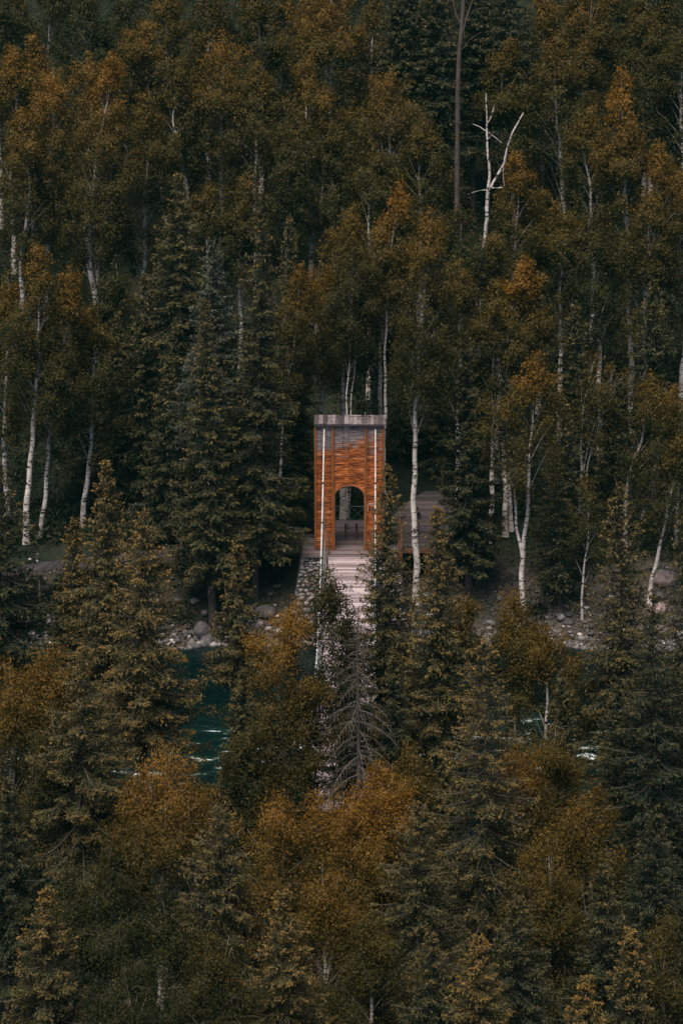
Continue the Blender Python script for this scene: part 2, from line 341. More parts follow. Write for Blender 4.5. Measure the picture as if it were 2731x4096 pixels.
def birch(spec, r):
    """local coordinates: origin at the base.  stems: polylines (k,3) from the base up"""
    H = spec['H']; stems = spec['stems']; cb = spec['cb']; hw = spec['hw']; px = spec['px']
    sparse = spec.get('sparse', 1.0); orange = spec.get('orange', 0.3)
    wood = []; thin = []; Cpos = []; Cw = []
    r0 = spec.get('r0', 0.012 * H + 0.02)
    tot = len(stems)
    for si, st in enumerate(stems):
        st = np.asarray(st, float)
        # resample and wander
        d = np.r_[0, np.cumsum(np.linalg.norm(np.diff(st, axis=0), axis=1))]
        k = max(10, int(d[-1] / 0.5)); s = np.linspace(0, d[-1], k)
        pts = np.stack([np.interp(s, d, st[:, j]) for j in range(3)], 1)
        ker = np.array([1, 2, 3, 2, 1.]) / 9
        for j in range(3):
            pad = np.r_[[pts[0, j]] * 2, pts[:, j], [pts[-1, j]] * 2]; pts[:, j] = np.convolve(pad, ker, 'valid')
        ph = r.uniform(0, 6, 4)
        pts[:, 0] += 0.05 * np.sin(s * 0.9 + ph[0]) * np.minimum(1, s / 2) + 0.03 * np.sin(s * 2.3 + ph[1]) * np.minimum(1, s / 2)
        pts[:, 1] += 0.10 * np.sin(s * 0.7 + ph[2]) * np.minimum(1, s / 2)
        zt = pts[:, 2] / H
        rad = np.maximum(0.010, r0 * (1 - 0.95 * np.clip(zt, 0, 1)) * (1.0 if si == 0 else 0.75)) * np.clip((pts[-1, 2] + 0.5 - pts[:, 2]) / 2.4, 0.22, 1)
        rad = rad * (1 + 0.35 * np.exp(-pts[:, 2] / 0.5))
        wood.append((pts, rad))
        ctop = pts[-1, 2]
        for q in np.linspace(0, 1, 26):                # leafy shoots round the end of every stem
            zz_ = ctop - 2.6 * q; w0 = 0.06 + 0.32 * q
            c0 = np.array([np.interp(zz_, pts[:, 2], pts[:, 0]), np.interp(zz_, pts[:, 2], pts[:, 1]), zz_ + 0.12])
            for _ in range(1 + int(3 * q)):
                Cpos.append(c0 + np.array([r.normal(0, w0), r.normal(0, w0), r.normal(0, 0.15)])); Cw.append(1.3)
        n = max(8, int((ctop - cb) * spec.get('limbs', 3.0)))
        zz = cb + (ctop - cb) * (np.linspace(0, 1, n) ** 0.85) * 0.985 + r.normal(0, 0.12, n)
        az0 = r.uniform(0, 6.28)
        for i, z0 in enumerate(zz):
            u = np.clip((z0 - cb) / (H - cb + 1e-6), 0, 1)
            z0 = min(max(z0, pts[0, 2] + 0.5), ctop)
            zb = max(pts[0, 2] + 0.3, z0 - (0.6 + 1.35 * hw * (1 - u * 0.5)) * r.uniform(0.6, 1.15))
            o = np.array([np.interp(zb, pts[:, 2], pts[:, 0]), np.interp(zb, pts[:, 2], pts[:, 1]), zb])
            prof = max(0.16, (1 - (max(0, u - 0.25) / 0.75) ** 2.3)) ** 0.5 * (0.8 + 0.2 * min(1, u * 5)) if spec.get('dome') else (np.sin(PI * min(1, (u * 0.80 + 0.23))) ** 0.75) if u < 0.97 else 0.15
            prof = max(prof, 0.12) * r.uniform(0.72, 1.12)
            az = az0 + i * 2.4 + r.normal(0, 0.4)
            R = hw * prof * (0.8 if tot > 1 else 1.05)
            e = np.array([np.interp(z0, pts[:, 2], pts[:, 0]) + R * math.cos(az), np.interp(z0, pts[:, 2], pts[:, 1]) + R * math.sin(az), z0 + r.uniform(-0.2, 0.25) * hw * 0.5])
            mid = o * 0.5 + e * 0.5; mid[2] += 0.12 * R; mid[:2] = o[:2] * 0.58 + e[:2] * 0.42
            L = bez(o, mid, e, 7)
            lr = np.interp(zb, pts[:, 2], rad) * 0.45
            wood.append((L[:6], np.linspace(min(max(lr, 0.016), 0.05), 0.008, 6)))
            # twigs
            nt_ = int(4 + R * 3.2)
            for q in range(nt_):
                f = r.uniform(0.35, 1.0) if q else 1.0
                a = L[0] * 0; a = np.array([np.interp(f * 6, range(7), L[:, j]) for j in range(3)])
                dv = unit(np.array([math.cos(az) + r.normal(0, 0.9), math.sin(az) + r.normal(0, 0.9), r.normal(0.25, 0.55)]))
                ln = (0.25 + 0.36 * R * (1.15 - 0.5 * f)) * r.uniform(0.6, 1.2)
                tip = a + dv * ln
                dr = r.uniform(0.15, 0.55) * (1.15 - 0.5 * u)
                low = tip + np.array([dv[0] * 0.15, dv[1] * 0.15, -dr])
                tw = bez(a, tip, low, 4)
                if q % 2 == 0: thin.append((tw, np.linspace(0.009, 0.005, 4)))
                Cpos.append(tw[1]); Cw.append(0.8); Cpos.append(tw[2]); Cw.append(1.2); Cpos.append(low); Cw.append(1.0)
    Cpos = np.array(Cpos); Cw = np.array(Cw)
    ph = r.uniform(0, 6, 6)                 # open patches between the leaf masses
    gap = np.sin(Cpos[:, 0] * 2.1 + ph[0]) * np.sin(Cpos[:, 2] * 1.7 + ph[1]) + np.sin(Cpos[:, 1] * 2.3 + ph[2] + Cpos[:, 2] * 0.9) * 0.8 + 0.4 * np.sin(Cpos[:, 2] * 3.9 + Cpos[:, 0] * 2 + ph[3])
    Cw = Cw * np.where(gap < (-9 if spec.get('dome') else -0.6), 0.12, 1.0)
    nl = int(spec['nleaf'] * sparse)
    idx = r.choice(len(Cpos), nl, p=Cw / Cw.sum())
    sg = 0.15 + 0.035 * hw
    P = Cpos[idx] + r.normal(0, 1, (nl, 3)) * np.array([sg, sg, sg * 0.85])
    P[:, 2] -= r.exponential(0.16, nl)
    Nn = leaf_normals(P, Cpos[idx], np.array([np.mean(Cpos[:, 0]), np.mean(Cpos[:, 1])]), r)
    D = r.normal(0, 1, (nl, 3)) * np.array([0.7, 0.7, 1.0]) + np.array([0, 0, -0.5])
    D = unit(D - Nn * np.sum(D * Nn, 1)[:, None])
    L = (1.22 / px) * r.uniform(0.55, 1.35, nl); W = L * r.uniform(0.45, 0.75, nl)
    V = leaf_quads(P, D, Nn, L, W)
    # leaf colour: patchy orange tint, stronger towards the top of the crown
    cl = r.normal(0, 0.07, len(Cpos))[idx]
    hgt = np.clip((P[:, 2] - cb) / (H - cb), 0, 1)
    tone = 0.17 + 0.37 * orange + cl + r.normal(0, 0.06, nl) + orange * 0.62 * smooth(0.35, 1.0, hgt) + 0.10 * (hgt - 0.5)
    return wood, thin, V, np.clip(tone, 0, 1)

def spruce(spec, r, dead=False):
    H = spec['H']; cb = spec['cb']; hw = spec['hw']; px = spec['px']; stems = spec['stems']
    st = np.asarray(stems[0], float)
    d = np.r_[0, np.cumsum(np.linalg.norm(np.diff(st, axis=0), axis=1))]
    k = max(12, int(d[-1] / 0.6)); s = np.linspace(0, d[-1], k)
    pts = np.stack([np.interp(s, d, st[:, j]) for j in range(3)], 1)
    pts[:, 0] += 0.03 * np.sin(s * 0.8 + r.uniform(0, 6)) * np.minimum(1, s / 2)
    r0 = spec.get('r0', 0.0115 * H + 0.02)
    rad = np.maximum(0.012, r0 * (1 - 0.95 * pts[:, 2] / H)); rad = rad * (1 + 0.4 * np.exp(-pts[:, 2] / 0.4))
    wood = [(pts, rad)]; thin = []
    A = []; B = []; Wt = []; Tp = []
    z = H - 0.10; wh = 0
    while z > cb:
        t = (H - z) / (H - cb)
        R0 = hw * (t ** spec.get('pw', 0.85)) * (1 - 0.15 * smooth(0.85, 1, t)) + 0.10
        nb = 5 + int(min(3, t * 5)) if not dead else 4
        a0 = r.uniform(0, 6.28)
        skip = r.uniform() < spec.get('gap', 0.08)
        for b in range(nb):
            R = R0 * r.uniform(0.5, 1.25) * (0.6 if skip else 1)
            az = a0 + b * 6.28 / nb + r.normal(0, 0.22)
            zb = z + r.normal(0, 0.10)
            o = np.array([np.interp(zb, pts[:, 2], pts[:, 0]), np.interp(zb, pts[:, 2], pts[:, 1]), zb])
            slope = 0.55 * (1 - t) ** 2.2 - 0.28 * min(1, t * 1.6) + r.normal(0, 0.07)
            if dead: slope -= 0.25
            dirv = np.array([math.cos(az), math.sin(az), 0])
            e = o + dirv * R + np.array([0, 0, slope * R])
            mid = o + dirv * R * 0.55 + np.array([0, 0, slope * R * (0.95 if not dead else 0.05)])
            e[2] += (0.10 * R + 0.03) if not dead else -0.25 * R
            br = bez(o, mid, e, 6)
            tgt = wood if (R > 0.5) else thin
            tgt.append((br, np.linspace(max(0.010, 0.018 * R) * (1.25 if dead else 1), 0.006, 6)))
            side = np.array([-dirv[1], dirv[0], 0])
            ns = max(3, int(R * spec.get('tw', 7.5)))
            fs = np.linspace(0.10, 1.0, ns)
            for j, f in enumerate(fs):
                a = np.array([np.interp(f * 5, range(6), br[:, m]) for m in range(3)])
                for sd in (-1, 1):
                    ln = (0.10 + 0.36 * R * (1 - f) ** 0.6 * (0.35 + f)) * r.uniform(0.6, 1.25)
                    if dead: ln *= 0.8
                    dv = unit(side * sd * 0.8 + dirv * 0.75 + np.array([0, 0, r.normal(-0.16 - 0.25 * min(t, .8), 0.18)]))
                    q = a + dv * ln
                    A.append(a); B.append(q); Wt.append(ln); Tp.append(f)
                    if dead and ln > 0.12: 
                        q2 = q + np.array([0, 0, -0.25 * r.uniform(0.3, 1.3)])
                        thin.append((np.array([a, q, q2]), np.array([0.011, 0.008, 0.005])))
            A.append(br[4]); B.append(br[5] + dirv * 0.05); Wt.append(0.22); Tp.append(1.0)
            A.append(br[1]); B.append(br[4]); Wt.append(0.25 * R); Tp.append(0.5)
        z -= spec.get('dz', 0.30) * r.uniform(0.75, 1.25) * (0.55 + 0.6 * t)
        wh += 1
    if dead: return wood, thin, None, None
    # leader
    A.append(pts[-1] - [0, 0, 0.7]); B.append(pts[-1]); Wt.append(0.7); Tp.append(1)
    A = np.array(A); B = np.array(B); Wt = np.array(Wt); Tp = np.array(Tp)
    nl = int(spec['nleaf'])
    idx = r.choice(len(A), nl, p=Wt / Wt.sum())
    f = r.uniform(0, 1, nl) ** 0.8
    ax = unit(B - A)[idx]
    P = A[idx] + (B - A)[idx] * f[:, None] + r.normal(0, 0.022 + 0.10 / px, (nl, 3))
    hang = r.uniform(0, 1, nl) < 0.42
    P[:, 2] -= np.where(hang, r.exponential(0.09, nl), 0)
    D = unit(ax * 0.9 + r.normal(0, 0.48, (nl, 3)) + np.where(hang[:, None], [[0, 0, -0.8]], [[0, 0, 0.32]]))
    out = P.copy(); out[:, 2] = 0
    Nn = unit(r.normal(0, 0.38, (nl, 3)) + unit(out) * 0.45 + np.array([0, 0, 0.8]))
    L = (1.8 / px) * r.uniform(0.55, 1.3, nl); W = L * r.uniform(0.28, 0.45, nl)
    V = leaf_quads(P, D, Nn, L, W)
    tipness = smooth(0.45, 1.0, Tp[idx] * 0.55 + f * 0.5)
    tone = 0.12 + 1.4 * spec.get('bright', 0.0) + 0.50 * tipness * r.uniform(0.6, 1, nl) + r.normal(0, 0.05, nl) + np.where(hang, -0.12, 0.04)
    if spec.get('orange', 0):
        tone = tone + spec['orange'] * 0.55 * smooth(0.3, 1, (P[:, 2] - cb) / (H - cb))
    return wood, thin, V, np.clip(tone, 0, 1)

NTREE = [0]; NLEAF = [0]; PLACED = []
def tree(kind, top, cbd, hwd, Y=None, h=None, stems=None, label='', orange=0.3, dens=1.0, base=None, bark=None, seed=None, **kw):
    """top/base/stems in picture units (photo scaled to 1568 wide), depth Y in metres"""
    NTREE[0] += 1
    r = np.random.default_rng(1000 + NTREE[0] if seed is None else seed)
    bx = (base if base is not None else (stems[0][0][0] if stems else top[0]))
    if Y is None:
        t = row_tan(top[1] * K); lo, hi = 146.0, 330.0
        for _ in range(50):
            m = (lo + hi) / 2; x = wd(bx, top[1], m)[0]
            if gz(x, m) + h < CAMZ - m * t: lo = m
            else: hi = m
        Y = (lo + hi) / 2
    tx, _, tz = wd(top[0], top[1], Y)
    # base column position uses the base pixel column at ground height
    zg = gz(tx, Y)
    x0 = (bx * K - 1365.5) / ppm(Y, zg); zg = gz(x0, Y) - 0.15
    H = tz - zg
    cb = max(0.12 * H, wd(0, cbd, Y)[2] - zg)
    pm = ppm(Y, zg + H * 0.6)
    hw = hwd * K / pm * (1.10 if kind == 'birch' else 1.36)
    px = pm * 682 / 2731.0
    if stems:
        S = []
        for st in stems:
            p = []
            for (dx, dy) in st:
                q = wd(dx, dy, Y); p.append((q[0] - x0, 0.0, q[2] - zg))
            S.append(p)
        if S[0][0][2] > 0.3: S[0].insert(0, (0.0, 0.0, 0.0))
        else: S[0][0] = (S[0][0][0], 0, 0)
        S[0].append((tx - x0, 0, H)) if S[0][-1][2] < H - 0.8 else None
        for i in range(1, len(S)):           # later stems get some depth
            off = r.uniform(-0.9, 0.9)
            S[i] = [(a, off * (c - S[i][0][2]) / (H - S[i][0][2] + 1e-6) * hw * 0.8, c) for a, b, c in S[i]]
    else:
        lean = (tx - x0)
        S = [[(0, 0, 0), (lean * 0.25 + r.normal(0, 0.10), r.normal(0, 0.15), H * 0.4), (lean * 0.7 + r.normal(0, 0.12), r.normal(0, 0.2), H * 0.72), (lean, 0, H)]]
        if kind != 'birch': S = [[(0, 0, 0), (lean, 0, H)]]
        elif kw.get('fork', r.uniform() < 0.6):
            zf = cb + (H - cb) * r.uniform(0.0, 0.3); sd = r.choice([-1, 1])
            xf = lean * zf / H
            S.append([(xf, 0, zf), (xf + sd * hw * 0.22, r.normal(0, 0.3), zf + (H - zf) * 0.35), (lean + sd * hw * r.uniform(0.35, 0.55), r.normal(0, 0.6), zf + (H - zf) * r.uniform(0.72, 0.9))])
    spec = dict(H=H, cb=cb, hw=hw, px=px, stems=S, orange=orange, **kw)
    Ah = max(40.0, (H - cb) * px * hw * 2 * px)
    if kind == 'birch': spec['nleaf'] = min(52000, Ah * 1.75 * dens + 2200)
    elif kind == 'spruce' or kind == 'blue': spec['nleaf'] = min(42000, Ah * 1.35 * dens + 1500)
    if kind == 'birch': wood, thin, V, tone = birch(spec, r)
    else: wood, thin, V, tone = spruce(spec, r, dead=(kind == 'dead'))
    name = {'birch': 'birch_tree', 'spruce': 'spruce_tree', 'blue': 'spruce_tree', 'dead': 'dead_spruce_tree'}[kind]
    cat = {'birch': 'birch tree', 'spruce': 'spruce tree', 'blue': 'spruce tree', 'dead': 'dead tree'}[kind]
    grp = {'birch': 'birches of the valley forest', 'spruce': 'spruces of the valley forest', 'blue': 'spruces of the valley forest', 'dead': None}[kind]
    root = empty(name, (x0, Y, zg), label, cat, grp)
    bm_ = M[bark] if bark else (M['birch_bark'] if kind == 'birch' else M['bark_grey'] if kind != 'dead' else M['bark_dead'])
    nmain = len(S) if kind == 'birch' else 1
    v1, f1 = tubes_np(wood[:1], 10); parts = [(v1, f1)]
    if len(wood) > 1:
        parts.append(tubes_np(wood[1:], 5))
    fo = 0; VV = []; FF = []
    for v, f in parts: VV.append(v); FF.append(f + fo); fo += len(v)
    to = mesh_from('trunk', np.concatenate(VV), np.concatenate(FF), 4, bm_, root, smoothf=True)
    if kind == 'birch' and len(FF) > 1:      # thin limbs carry duller bark than the stems
        to.data.materials.append(M['twig']); nst = sum(len(w[0]) > 9 for w in wood[1:])
        mi = np.ones(sum(len(f) for f in FF), np.int32); mi[:len(FF[0])] = 0
        c = len(FF[0])
        for w in wood[1:]:
            k = (len(w[0]) - 1) * 5
            if len(w[0]) > 9: mi[c:c + k] = 0
            c += k
        to.data.polygons.foreach_set('material_index', mi)
    if kind == 'dead':
        v, f = tubes_np(thin, 3); mesh_from('crown', v, f, 4, M['bark_dead'], root)
    else:
        if thin:
            v, f = tubes_np(thin, 3)
            nq = len(V) // 4
            leafm = {'birch': 'birch_leaf', 'spruce': 'spruce_needle', 'blue': 'blue_needle'}[kind]
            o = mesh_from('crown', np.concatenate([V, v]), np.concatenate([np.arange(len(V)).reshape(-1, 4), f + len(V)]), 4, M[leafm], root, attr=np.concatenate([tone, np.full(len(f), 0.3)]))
            o.data.materials.append(M['bark_grey'])
            mi = np.zeros(nq + len(f), np.int32); mi[nq:] = 1
            o.data.polygons.foreach_set('material_index', mi)
        NLEAF[0] += len(V) // 4
    PLACED.append((top, Y, H, hw, kind))
    return root
# ==TREES==
exec_trees = True
B = lambda top, cbd, hwd, label, **k: tree('birch', top, cbd, hwd, label=label, **k)
S_ = lambda top, cbd, hwd, label, **k: tree('spruce', top, cbd, hwd, label=label, **k)
U_ = lambda top, cbd, hwd, label, **k: tree('blue', top, cbd, hwd, label=label, **k)

# ---- top rows, far up the hillside
B((115, -95), 110, 55, 'birch with a thick white stem cut by the top edge, near the upper left corner', h=15, stems=[[(113, 300), (113, 120), (115, 30)]], orange=0.35)
B((40, -40), 230, 50, 'dim birch cut off by the top edge at the upper left corner', h=16, orange=0.3)
B((205, -60), 240, 55, 'dim dark green birch at the top edge, right of the thick white stem', h=16, orange=0.1)
B((290, -50), 260, 60, 'dull birch at the top edge behind the two big orange birches on the left', h=16, orange=0.12)
B((385, -25), 290, 78, 'broad brown birch cut by the top edge, left of centre', h=16, orange=0.45)
B((325, 45), 330, 60, 'birch with a rusty rounded top below the top edge, left of centre', h=16, dome=True, orange=0.5, stems=[[(380, 470), (350, 260), (335, 150)]])
B((480, -60), 240, 55, 'dim birch at the top edge above the round-topped orange birch', h=16, orange=0.3)
B((570, -45), 260, 60, 'olive birch at the top edge with a narrow stem, left of the tall orange one', h=16, orange=0.3, stems=[[(600, 380), (598, 100), (590, 0)]])
B((655, -55), 250, 50, 'dark birch squeezed behind the tall orange birch at the top edge', h=16, orange=0.25)
B((762, -70), 320, 92, 'tall bright orange birch cut by the top edge, just right of centre', h=19, orange=0.75, stems=[[(760, 470), (758, 180), (760, 40)], [(759, 120), (715, 20), (690, -20)]])
B((860, -30), 300, 50, 'brown birch at the top edge on the right flank of the tall orange birch', h=16, orange=0.4)
S_((905, -70), 420, 62, 'dark green spruce at the top edge between the orange birch and the bare grey trunk', h=20)
S_((985, -90), 430, 58, 'blackish spruce at the top edge, left of the bare grey trunk', h=20)
S_((1120, -80), 200, 70, 'dark twiggy spruce at the top edge right of the bare grey trunk', h=18, dens=0.5)
B((1178, 80), 420, 65, 'birch with a thin bright stem behind the white dead snag', h=15, orange=0.4, stems=[[(1180, 480), (1165, 300), (1152, 230), (1150, 150)], [(1152, 250), (1172, 190)]])
B((1245, -40), 260, 70, 'orange-brown birch at the top edge above the snag, right of centre', h=17, orange=0.55)
B((1275, 75), 430, 80, 'broad birch with a long white stem right of the dead snag', h=17, orange=0.4, stems=[[(1300, 560), (1290, 400), (1277, 270), (1275, 180)]])
B((1330, -50), 260, 62, 'tan birch at the top edge above the broad long-stemmed birch', h=17, orange=0.5)
B((1345, 85), 360, 48, 'narrow birch with two parallel stems below the top edge at right', h=15, orange=0.4, stems=[[(1340, 420), (1337, 200), (1336, 150)]])
B((1405, -75), 220, 60, 'birch with fine forked stems at the top edge, right part', h=17, orange=0.4, stems=[[(1412, 300), (1408, 130), (1404, 60)], [(1408, 130), (1422, 60)]])
B((1475, -20), 250, 58, 'grey-brown birch cut by the top edge near the upper right corner', h=17, orange=0.35)
B((1500, 45), 330, 60, 'birch with a thick forked white stem near the upper right corner', h=16, orange=0.3, stems=[[(1492, 360), (1496, 140), (1500, 30)]])
B((1560, 55), 400, 62, 'olive birch leaning out of the right edge near the upper corner', h=17, orange=0.25)
S_((1010, -130), 330, 70, 'dark green spruce cut by the top edge, just left of the bare grey trunk', h=22)
S_((1085, -150), 300, 70, 'dark green spruce cut by the top edge, just right of the bare grey trunk', h=21)
S_((940, -140), 300, 66, 'dark spruce at the top edge, first to the right of the tall orange birch', h=22)
S_((1165, -120), 260, 66, 'dark spruce at the top edge above the forked snag', h=20)
B((1540, -40), 260, 62, 'dim olive birch filling the upper right corner', h=17, orange=0.15)
B((5, -30), 230, 50, 'dim dark birch in the very upper left corner', h=18, orange=0.1)
# ---- second rows
B((35, 100), 420, 50, 'orange birch with a rounded crown touching the left edge in its upper part', h=17, dome=True, orange=0.65)
B((78, 80), 400, 60, 'rusty birch behind the two front crowns in the upper left', h=16, orange=0.6)
B((125, 145), 470, 78, 'large bright orange birch with long white stem in the upper left', h=19, orange=0.8, stems=[[(108, 590), (108, 450), (120, 330), (125, 260)], [(108, 450), (85, 380), (68, 300)]])
B((45, 250), 560, 62, 'orange-brown birch at the left edge below the rounded crown', h=17, orange=0.55, stems=[[(50, 600), (70, 430), (60, 330)]])
B((205, 120), 430, 48, 'rounded rusty birch between the two largest orange birches in the upper left', h=16, dome=True, orange=0.6)
B((262, 118), 560, 82, 'great orange birch with twin thick white trunks, upper left', Y=172, orange=0.75, r0=0.28, stems=[[(222, 700), (208, 620), (210, 520), (218, 400), (235, 300)], [(224, 660), (232, 560), (250, 450), (272, 330), (270, 270)]])
B((335, 215), 600, 60, 'brown birch drooping on the right side of the twin-trunk birch', h=18, orange=0.4, stems=[[(330, 700), (335, 420), (345, 340)]])
B((415, 130), 480, 55, 'olive birch left of the round-topped orange birch', h=17, orange=0.3, stems=[[(440, 560), (420, 350), (400, 290), (392, 280)]])
B((512, 62), 400, 80, 'round-topped orange birch with white forks, upper middle left', h=18, dome=True, orange=0.7, stems=[[(508, 500), (508, 330), (512, 200), (516, 120)], [(508, 240), (485, 200), (468, 160)], [(510, 400), (535, 240), (545, 180)]])
B((590, 130), 470, 62, 'brown birch on the right shoulder of the round-topped orange birch', h=17, orange=0.4)
B((655, 300), 560, 55, 'dim dark birch left of the birch with the fanned white fork', h=17, orange=0.2)
B((700, 140), 440, 88, 'spreading brown birch with a fanned white fork in the upper centre', h=19, orange=0.5, stems=[[(715, 540), (705, 350), (700, 290), (712, 200)], [(703, 345), (690, 300), (668, 255)]])
B((790, 185), 520, 70, 'tall brown birch with a slim pale stem in the upper centre', h=18, orange=0.45, stems=[[(735, 580), (745, 340), (742, 230), (755, 200)]])
B((895, 155), 470, 88, 'large domed birch right of the upper centre, tan top', h=19, dome=True, orange=0.55)
B((965, 265), 560, 80, 'broad olive birch sloping down right under the domed birch', h=18, orange=0.35)
B((870, 330), 640, 80, 'olive birch under the domed birch with bare arms', h=18, orange=0.25, stems=[[(848, 560), (848, 430), (860, 390)]])
B((1035, 385), 600, 62, 'low drooping dark birch left of the dead snag', h=13, orange=0.25, stems=[[(960, 640), (990, 470), (1030, 425)]])
B((1425, 150), 620, 66, 'tallest orange-topped birch on the right with a long bright white trunk', Y=166, orange=0.8, r0=0.24, stems=[[(1448, 860), (1443, 650), (1440, 480), (1432, 380), (1428, 280)], [(1432, 390), (1415, 330), (1408, 280)]])
B((1375, 240), 560, 50, 'brown birch tucked left of the tallest orange-topped birch', h=17, orange=0.45, stems=[[(1360, 620), (1352, 400), (1335, 340), (1320, 300)]])
B((1515, 320), 760, 66, 'full orange birch at the right edge below the corner', Y=164, orange=0.6, stems=[[(1482, 840), (1480, 640), (1495, 500), (1510, 420)], [(1482, 620), (1510, 500), (1545, 420)]])
B((1560, 380), 700, 50, 'brown birch cut by the right edge at mid height of the hillside', h=18, orange=0.5)
B((1190, 345), 620, 48, 'slender orange birch right of the dead snag', Y=166, orange=0.7, stems=[[(1170, 760), (1180, 620), (1187, 480), (1190, 400)]])
B((1235, 425), 700, 52, 'brown birch behind the slender orange birch right of the snag', h=16, orange=0.4)
B((1285, 455), 700, 62, 'birch with a fine white fork between the snag and the tallest birch', h=17, orange=0.45, stems=[[(1285, 760), (1290, 560), (1290, 500)], [(1290, 560), (1310, 510)]])
B((1355, 480), 740, 52, 'dark birch with a long thin stem left of the tallest white trunk', h=17, orange=0.25, stems=[[(1376, 800), (1368, 680), (1358, 600), (1345, 560)]])
B((1210, 588), 860, 66, 'bright orange-topped birch above the cluster of striped white trunks', Y=155.0, orange=0.8, r0=0.2, stems=[[(1160, 1255), (1155, 1010), (1158, 870), (1180, 720), (1200, 650)]])
B((1140, 640), 900, 46, 'narrow birch with a wavy striped trunk left of the white trunk cluster', Y=154.5, orange=0.4, r0=0.19, stems=[[(1124, 1225), (1130, 1080), (1134, 1000), (1125, 900), (1140, 780)]])
B((1255, 700), 900, 50, 'brown birch on the right of the orange top above the striped trunks', Y=155.6, orange=0.35, r0=0.16, stems=[[(1174, 1240), (1165, 1020), (1190, 900), (1240, 800)]])
B((1095, 545), 760, 50, 'low dark birch at the foot of the forked dead snag', Y=160.5, orange=0.1)
B((1060, 470), 640, 46, 'small olive birch left of the foot of the forked dead snag', Y=164.5, orange=0.2)
B((1140, 520), 640, 36, 'small brown birch right under the fork of the dead snag', Y=162.5, orange=0.45)
# ---- around and behind the gate
B((560, 392), 640, 70, 'grey-olive birch with a bright white fork above the spruces left of the gate', h=16, orange=0.4, stems=[[(552, 640), (550, 540), (560, 470), (568, 440)], [(550, 540), (535, 500), (520, 480)]])
B((478, 420), 640, 52, 'thin birch between the brown spruce tip and the white-forked birch', h=15, orange=0.3)
B((740, 590), 850, 60, 'orange-brown birch above and left of the gate roof', Y=158, orange=0.55, stems=[[(738, 950), (725, 780), (735, 660)]])
B((690, 600), 900, 52, 'birch leaning right with a broken white stem left of the gate', Y=154, orange=0.55, r0=0.13, stems=[[(600, 1370), (628, 1230), (645, 1050), (655, 900), (672, 810), (688, 700)], [(655, 900), (648, 850)]])
B((812, 468), 780, 52, 'birch whose pair of mottled stems rises behind the gate arch', Y=153.1, orange=0.45, r0=0.095, base=799, stems=[[(799, 1217), (798, 1100), (796, 940), (805, 780), (812, 600)], [(800, 1200), (803, 1120), (806, 950), (815, 800), (830, 650)]])
B((768, 520), 860, 44, 'slim brown birch directly above the left end of the gate roof', Y=159, orange=0.45, stems=[[(788, 1000), (788, 850), (778, 700)]])
B((922, 418), 700, 48, 'vivid orange-tipped birch on a long straight white trunk behind the gate', Y=154.6, orange=0.9, r0=0.15, stems=[[(883, 1190), (882, 1000), (886, 780), (888, 640), (900, 560), (912, 480)], [(888, 640), (862, 560)]])
B((870, 500), 760, 46, 'brown birch left of the vivid orange-tipped one above the gate', Y=160, orange=0.5)
B((990, 478), 880, 80, 'large birch on a thick marked white trunk in front of the viewing deck', Y=148.35, orange=0.55, r0=0.235, stems=[[(955, 1300), (950, 1130), (952, 1000), (962, 850), (965, 740), (985, 620)], [(958, 900), (985, 800), (1010, 700)]])
B((1055, 590), 880, 50, 'olive birch on the right flank of the large birch beside the gate', Y=158, orange=0.35)
B((850, 640), 900, 60, 'dark olive birch filling the space right above the gate roof', Y=161, orange=0.25)
S_((1062, 765), 1335, 66, 'drooping dark spruce standing beside the viewing deck', Y=148.9, dens=1.2, stems=[[(1075, 1345), (1065, 765)]], dz=0.36)
S_((1105, 900), 1290, 40, 'dark slim spruce half hidden behind the drooping one by the deck', Y=160, dens=0.8)
S_((412, 402), 800, 84, 'tall brown-green spruce with a pointed tip left of the blue-grey one', Y=159, bright=0.10, orange=0.25)
U_((490, 553), 980, 70, 'blue-grey spruce standing out among the brown spruces', Y=151.5, bright=0.10, dens=1.0)
S_((472, 690), 1330, 74, 'tallest foreground-bank spruce with its pinkish trunk rooted in the shore stones', Y=146.2, bright=0.08, stems=[[(490, 1452), (480, 1200), (472, 690)]], r0=0.26)
S_((605, 445), 1270, 88, 'massive spruce with a bare reddish trunk left of the gate', Y=148.5, bright=0.06, dens=0.85, gap=0.3, stems=[[(583, 1375), (597, 800), (605, 445)]], r0=0.28)
S_((665, 500), 1100, 60, 'brown spruce behind the massive one left of the gate', Y=157, bright=0.06, dens=0.9)
S_((330, 640), 1150, 70, 'dark shaded spruce in the gloom left of the blue-grey spruce', Y=158)
S_((270, 720), 1180, 62, 'blackish spruce right of the left-hand birch pair', Y=160)
S_((385, 830), 1290, 62, 'shadowed spruce with level layered boughs left of the tall shore spruce', Y=153)
S_((540, 760), 1300, 60, 'dim spruce wedged between the blue-grey and the massive spruce', Y=152, dens=0.8)
S_((680, 860), 1170, 48, 'dark spruce low on the left side of the gate', Y=156, dens=0.8)
S_((205, 800), 1160, 52, 'dim spruce behind the left-hand birches', Y=161)
B((90, 558), 900, 74, 'full orange-brown birch with a pale forked trunk on the left side', Y=153.5, orange=0.55, r0=0.23, stems=[[(62, 1290), (67, 1080), (80, 960), (88, 850), (90, 720), (92, 640)], [(88, 850), (60, 780), (45, 720)]])
B((165, 595), 1000, 52, 'narrow orange birch with striped trunk, second from the left edge at mid height', Y=154.5, orange=0.6, r0=0.17, stems=[[(92, 1250), (105, 1120), (120, 960), (140, 850), (160, 700)]])
B((270, 590), 900, 62, 'dim dark birch filling the dark gap right of the twin white trunks', Y=163, orange=0.1)
B((215, 700), 1000, 60, 'olive birch right of the narrow orange birch on the left side', Y=156, orange=0.35, stems=[[(190, 1250), (215, 950), (215, 800)]])
